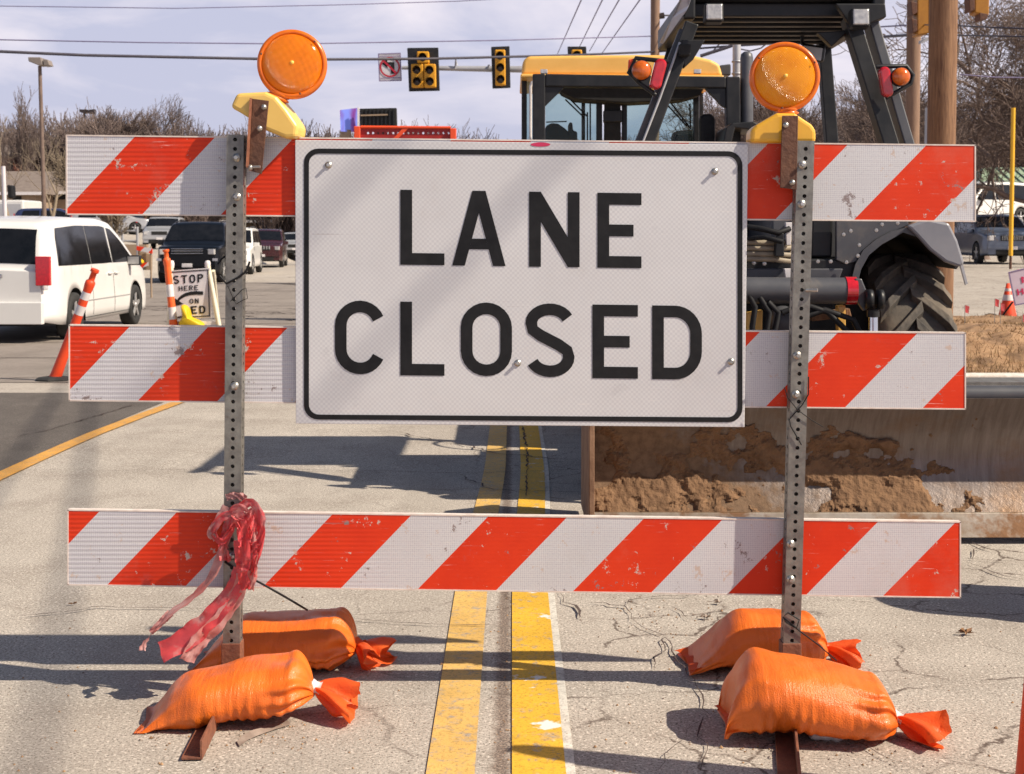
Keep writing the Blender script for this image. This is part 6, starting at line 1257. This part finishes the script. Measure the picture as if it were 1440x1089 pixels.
cable('knotted cable splice seen under the tractor canopy', [(985, 79, 40), (1000, 74, 40), (1016, 69, 40), (1030, 64, 40)], .05); cable('loose drooping cable right of the exhaust stack', [(1000, 75, 40), (1012, 62, 40), (1020, 52, 40)], .02); cable('short slack cable between the stacks and the right warning light', [(1035, 68, 40), (1055, 72, 40), (1070, 68, 40), (1080, 60, 40)], .02)
for i in range(2):    # unseen cables added overhead to the right to cast the soft slanting shadows
    cable(['long overhead cable passing high over the road at the right', 'second unseen overhead cable added high over the road at the right'][i], [Vector((4.4, 15, 9.2 + i * .1)), Vector((8.15 - i * .5, 1.04, 9.1)), Vector((12.5 - i * .9, -14, 9.6))], .019, group='unseen shadow-casting cables')
# ------------------------------------------------------------------ buildings
def house(label, px0, px1, y_eave, y_ridge, Y0, dep, wall='wall', roofm='roof', wins=(), name='house', over=.6, hip=0, base=None):
    a, b = at(px0, y_eave, Y0), at(px1, y_eave, Y0); rz = at(px0, y_ridge, Y0 + dep / 2).z; z0 = gz((a.x + b.x) / 2, Y0) - .5 if base is None else base; t = thing(name, label, name.replace('_', ' '), ((a.x + b.x) / 2, Y0, z0))
    mb = MB(); mb.hexa([(a.x, Y0, z0), (b.x, Y0, z0), (b.x, Y0 + dep, z0), (a.x, Y0 + dep, z0), (a.x, Y0, a.z), (b.x, Y0, a.z), (b.x, Y0 + dep, a.z), (a.x, Y0 + dep, a.z)]); mb.build('wall', MT[wall], t)
    mb = MB(); h = hip; e = a.z - .05
    v = [(a.x - over, Y0 - over, e), (b.x + over, Y0 - over, e), (b.x + over, Y0 + dep + over, e), (a.x - over, Y0 + dep + over, e), (a.x - over + h, Y0 + dep / 2, rz), (b.x + over - h, Y0 + dep / 2, rz)]
    mb.add(v, [(0, 1, 5, 4), (2, 3, 4, 5), (0, 4, 3), (1, 2, 5), (3, 2, 1, 0)]); rf = mb.build('roof', MT[roofm], t)
    mb = MB(); mb.box(((a.x + b.x) / 2, Y0 - over - .03, e + .02), (b.x - a.x + 2 * over, .06, .22)); mb.build('fascia', MT['conewhite'] if wall != 'brick' else MT['wall'], rf)
    for x0, y0, x1, y1, mt in wins:
        f = MB().prism([at(x0, y0, Y0 - .03), at(x1, y0, Y0 - .03), at(x1, y1, Y0 - .03), at(x0, y1, Y0 - .03)], (0, .1, 0)).build('window', MT[mt], t)
    return t
house('long low brick house with brown shingle roof behind the far left lot', -40, 50, 272, 241, 104, 12, 'wall', 'roof', [(18, 276, 30, 290, 'under'), (-20, 276, -6, 290, 'under')], base=-1)
house('tan house wing with dark porch under a shingle roof, right of the light pole', 47, 150, 271, 242, 108, 12, 'wall', 'roof', [(50, 273, 100, 281, 'under'), (110, 274, 130, 290, 'under')], base=-1)
house('dark-walled house half hidden in the trees at the far left edge', -45, 20, 221, 204, 128, 12, 'brick', 'roof', [(10, 226, 18, 238, 'under')], base=-1)
house('tan building with pale fascia behind the black SUV', 232, 425, 311, 292, 118, 14, 'wall', 'wall', [(250, 314, 262, 330, 'under'), (278, 314, 284, 332, 'under'), (330, 316, 344, 332, 'under'), (368, 314, 378, 326, 'dkblue'), (390, 312, 412, 330, 'brick')], base=-1, name='building')
gh = house('brown-walled building with green standing-seam roof at the right edge', 1383, 1520, 271, 236, 92, 10, 'brick', 'greenroof', [(1392, 276, 1410, 290, 'under')], hip=2.2, base=-1, name='building')
rf = [c for c in gh.children if c.name.startswith('roof')][0]; mb = MB(); a, b = at(1383, 271, 92), at(1520, 271, 92); rz = at(1383, 236, 97).z
for k in range(16):
    x = a.x - .3 + k * .55; f = min(1, (k * .55) / 2.4) ; mb.tube([(x, 91.36, a.z), (x, 91.36 + 5.6 * f, a.z + (rz - a.z) * f + .04)], .04, 4)
mb.build('seams', M('dark_seam', (.09, .14, .12), (.1, .15, .12), 3, .5), rf)
# fence rails left of the black SUV and the small striped barricade with its yellow bag
fn = thing('rail_fence', 'grey pipe rail fence behind the small bare tree', 'fence', (at(175, 345, 50).x, 50, gz(-13, 50)))
for i, px in enumerate((100, 128, 150, 172, 193)): mb = MB(); t = at(px, 319, 50); mb.tube([Vector((t.x, 50, gz(t.x, 50))), t], .045, 8); mb.build('post', MT['galv'], fn)
for y in (325, 339): mb = MB(); mb.tube([at(98, y, 50), at(193, y, 50)], .035, 6); mb.build('rail', MT['galv'], fn)
w_ = MB().prism([at(90, 344, 54), at(206, 344, 54), at(206, 372, 54), at(90, 372, 54)], (0, .3, 0)).build('low_wall', MT['wall']); base_at(w_, Vector((at(148, 372, 54).x, 54, gz(-15, 54)))); tag(w_, 'low tan wall behind the pipe rail fence', 'wall')
Y5 = 34; sb = thing('small_barricade', 'small orange and white striped barricade left of the black SUV', 'barricade', (at(202, 372, Y5).x, Y5, gz(-9, Y5)))
MT['smallstripe'] = sheeting('small_striped_sheeting', .1, 1.0)
for a in ([(192, 346), (214, 350), (214, 357), (192, 352)], [(196, 371), (208, 369), (208, 374), (196, 378)]): MB().prism([at(x, y, Y5) for x, y in a], (0, .04, 0)).build('board', MT['smallstripe'], sb)
for x in (195, 212): mb = MB(); t = at(x, 347, Y5 + .05); mb.tube([Vector((t.x, Y5 + .05, gz(t.x, Y5))), t], .025, 6); mb.build('leg', MT['wall'], sb)
mb = MB(); mb.prism([at(196, 356, Y5 + .12), at(214, 358, Y5 + .12), at(214, 380, Y5 + .12), at(196, 380, Y5 + .12)], (0, .02, 0)); mb.build('back_panel', MT['wall'], sb)
lumpbag('sandbag', 'yellow sandbag lying on the small striped barricade beside the minivan', [(186, 367), (187, 364), (193, 363), (199, 364), (203, 368), (201, 372), (192, 372)], Y5 - .1, .3, 'yellowbag')
# ------------------------------------------------------------------ bare trees
def tree_arrays(seed, h, depth=5, spread=.55, trunk=.16, up=.35, twig=.012, kids=(3, 4), rough=.16, mins=.35, bush=False, side=(1, 2)):
    rs = random.Random(seed); V = []; Fc = []
    def seg(p0, p1, r0, r1, n):
        d = (p1 - p0).normalized(); u = d.orthogonal().normalized(); w = d.cross(u); o = len(V)
        for p, r in ((p0, r0), (p1, r1)):
            for j in range(n): a = 2 * math.pi * j / n; V.append(p + (u * math.cos(a) + w * math.sin(a)) * r)
        for j in range(n): Fc.append((o + j, o + (j + 1) % n, o + n + (j + 1) % n, o + n + j))
    def grow(p, d, L, r, k):
        n = 5 if k == depth else 4 if k > 1 else 3; m = n; segs = 4 if k >= 2 else 3; r1 = max(twig * .5, r * .55)
        pts = [p]; 
        for i in range(segs):
            d = (d + Vector((rs.gauss(0, rough), rs.gauss(0, rough), rs.gauss(0, rough) + (up * .12)))).normalized(); q = pts[-1] + d * L / segs
            seg(pts[-1], q, r + (r1 - r) * i / segs, r + (r1 - r) * (i + 1) / segs, m); pts.append(q)
            if k > 0 and i >= (1 if k == depth else 0):
                for _ in range(rs.choice(kids) if i == segs - 1 else rs.choice(side)):
                    a = rs.uniform(0, 6.28); u = d.orthogonal().normalized(); w = d.cross(u); sp = rs.uniform(.5, 1.0) * spread * 1.5
                    dd = (d + (u * math.cos(a) + w * math.sin(a)) * sp + Vector((0, 0, up * .4))).normalized()
                    grow(q, dd, L * rs.uniform(.5, .78), max(twig * .5, (r + (r1 - r) * (i + 1) / segs) * rs.uniform(.45, .7)), k - 1)
    if bush:
        for _ in range(5): a = rs.uniform(0, 6.28); grow(Vector((rs.uniform(-.3, .3), rs.uniform(-.3, .3), 0)), Vector((math.cos(a) * .35, math.sin(a) * .35, 1)).normalized(), h * .4, trunk * .6, depth - 1)
    else: grow(Vector((0, 0, 0)), Vector((0, 0, 1)), h * .36, trunk, depth)
    return np.array([tuple(v) for v in V], dtype=np.float32), np.array([f + (0,) * (4 - len(f)) if len(f) < 4 else f for f in Fc], dtype=np.int32)
def mesh_np(name, V, Fq, mt):
    me = bpy.data.meshes.new(name); me.vertices.add(len(V)); me.vertices.foreach_set('co', V.ravel()); me.loops.add(Fq.size); me.loops.foreach_set('vertex_index', Fq.ravel()); me.polygons.add(len(Fq))
    me.polygons.foreach_set('loop_start', np.arange(0, Fq.size, 4, dtype=np.int32)); me.polygons.foreach_set('loop_total', np.full(len(Fq), 4, dtype=np.int32)); me.materials.append(mt); me.update(); me.validate(); return me
def norm_h(A, h):
    V, f = A; V = V.copy(); V *= h / V[:, 2].max(); return V, f
VAR = [norm_h(tree_arrays(s, 10, 4, .62, .17, .5, .035, (2, 3), .14), 10) for s in range(4)] + [norm_h(tree_arrays(30 + s, 8, 4, .42, .10, .9, .035, (3, 4), .12, bush=True), 8) for s in range(3)]
def wood(name, spots, mt, label=None):
    Vs, Fs, o = [], [], 0; rs = random.Random(3)
    for (x, y, z, h, k) in spots:
        V, f = VAR[k]; V = V.copy(); s = h / V[:, 2].max(); a = rs.uniform(0, 6.28); c, si = math.cos(a), math.sin(a); hx = s * rs.uniform(.9, 1.25)
        W_ = np.empty_like(V); W_[:, 0] = (V[:, 0] * c - V[:, 1] * si) * hx + x; W_[:, 1] = (V[:, 0] * si + V[:, 1] * c) * hx + y; W_[:, 2] = V[:, 2] * s + z; Vs.append(W_); Fs.append(f + o); o += len(V)
    me = mesh_np(name, np.concatenate(Vs), np.concatenate(Fs), MT[mt]); ob = bpy.data.objects.new(name, me); col.objects.link(ob); ob['kind'] = 'stuff'; return ob
def skyline(px): return interp([(-60, 165), (0, 160), (60, 150), (100, 142), (160, 150), (210, 148), (240, 162), (280, 155), (320, 166), (450, 175), (500, 185), (590, 164), (612, 164), (650, 182), (690, 196), (740, 194), (830, 190), (890, 172), (1000, 160), (1060, 140), (1120, 132), (1180, 128), (1230, 132), (1262, 150), (1310, 152), (1350, 130), (1500, 120)], px)
rs = random.Random(21); sp = []
for k in range(190):
    px = -80 + 1600 * ((k * .618034) % 1); Y0 = rs.uniform(112 if px > 170 else 128, 185); tz = at(px, skyline(px) + 4 + rs.choice((-8, 0, 8, 18, 30, 42)) + rs.uniform(-5, 5), Y0).z; x = at(px, 300, Y0).x
    if 655 < px < 735: tz = min(tz, at(px, 200, Y0).z)
    sp.append((x, Y0, -.6, max(3, tz + .6), rs.choice([0, 1, 2, 3, 4, 5, 6])))
for k in range(150):                     # underwood
    px = -80 + 1600 * ((k * .618034 + .3) % 1); Y0 = rs.uniform(108 if px > 170 else 134, 150); sp.append((at(px, 300, Y0).x, Y0, -.6, at(px, rs.uniform(200, 262), Y0).z + .6 if not 640 < px < 740 else 4, rs.choice([4, 5, 6])))
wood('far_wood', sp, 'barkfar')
def bare_tree(label, x, y, h, seed, depth, mt='bark', spread=.6, trunk=.16, up=.3, twig=.012, rot=0, zoff=-.05, kids=(2, 3), rough=.15, group=None, side=(1, 2)):
    V, f = tree_arrays(seed, h, depth, spread, trunk, up, twig, kids, rough, side=side); s = h / V[:, 2].max(); V = V * s
    t = thing('bare_tree', label, 'tree', (x, y, gz(x, y) + zoff), group); n0 = 4 * 1
    me = mesh_np('branches', V, f, MT[mt]); ob = bpy.data.objects.new('branches', me); col.objects.link(ob); ob.parent = t; ob.rotation_euler = (0, 0, rot)
    mb = MB(); r = trunk * s; b = Vector((x, y, gz(x, y) + zoff)); top_ = Vector((0, 0, 0)) ; nv = 5
    mb.tube([b + Vector((0, 0, -.05)), b + Vector((0, 0, h * .02)), b + Vector((0, 0, h * .07))], [r * 1.5, r * 1.15, r * 1.0], 12); mb.build('trunk', MT[mt], t); return t
bare_tree('small bare tree with forked tan trunk behind the minivan windscreen', at(180, 340, 47).x, 47, 4.6, 5, 5, 'barkmid', .55, .17, .5, .014)
bare_tree('big bare spreading tree at the right edge beyond the thick pole', at(1470, 340, 44).x, 44, 10.5, 9, 5, 'bark', .75, .24, .12, .016, 1.0, rough=.2, side=(1, 1, 2), kids=(2, 3))
bare_tree('gnarled bare tree just right of the thick wooden pole', at(1380, 340, 58).x, 58, 11, 14, 5, 'bark', .72, .22, .2, .020, 2.1, rough=.2, side=(0, 1, 1), kids=(2, 2, 3))
bare_tree('leaning bare tree close behind the right edge with low long boughs', at(1530, 340, 48).x, 48, 11.5, 23, 5, 'bark', .8, .26, .0, .018, 2.6, rough=.22, side=(0, 1, 1), kids=(2, 2, 3))
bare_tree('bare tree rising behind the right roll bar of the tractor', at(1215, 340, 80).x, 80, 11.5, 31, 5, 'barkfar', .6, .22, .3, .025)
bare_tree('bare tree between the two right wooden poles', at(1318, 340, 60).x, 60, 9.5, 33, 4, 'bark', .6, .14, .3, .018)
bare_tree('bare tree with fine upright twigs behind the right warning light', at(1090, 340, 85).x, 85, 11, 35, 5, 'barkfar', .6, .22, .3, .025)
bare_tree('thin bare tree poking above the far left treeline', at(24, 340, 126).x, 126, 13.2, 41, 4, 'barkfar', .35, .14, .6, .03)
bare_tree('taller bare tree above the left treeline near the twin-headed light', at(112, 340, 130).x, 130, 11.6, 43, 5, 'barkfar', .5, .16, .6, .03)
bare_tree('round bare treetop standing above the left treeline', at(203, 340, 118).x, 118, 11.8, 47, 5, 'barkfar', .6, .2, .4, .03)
bare_tree('pale-limbed bare tree in front of the left houses', at(70, 340, 78).x, 78, 6.3, 51, 4, 'barkmid', .6, .13, .3, .016, side=(0, 1), kids=(2, 2))
bare_tree('pale-limbed bare tree at the edge of the left lot', at(20, 340, 88).x, 88, 8.0, 53, 4, 'barkmid', .6, .13, .4, .018, side=(0, 1), kids=(2, 2))
# undergrowth beneath the right trees
sp = [(at(px, 300, Y0).x, Y0, gz(at(px, 300, Y0).x, Y0), rs.uniform(1.8, 4.2), rs.choice([4, 5, 6])) for px, Y0 in [(rs.uniform(1040, 1520), rs.uniform(72, 100)) for _ in range(30)]]
wood('undergrowth', sp, 'barkfar')
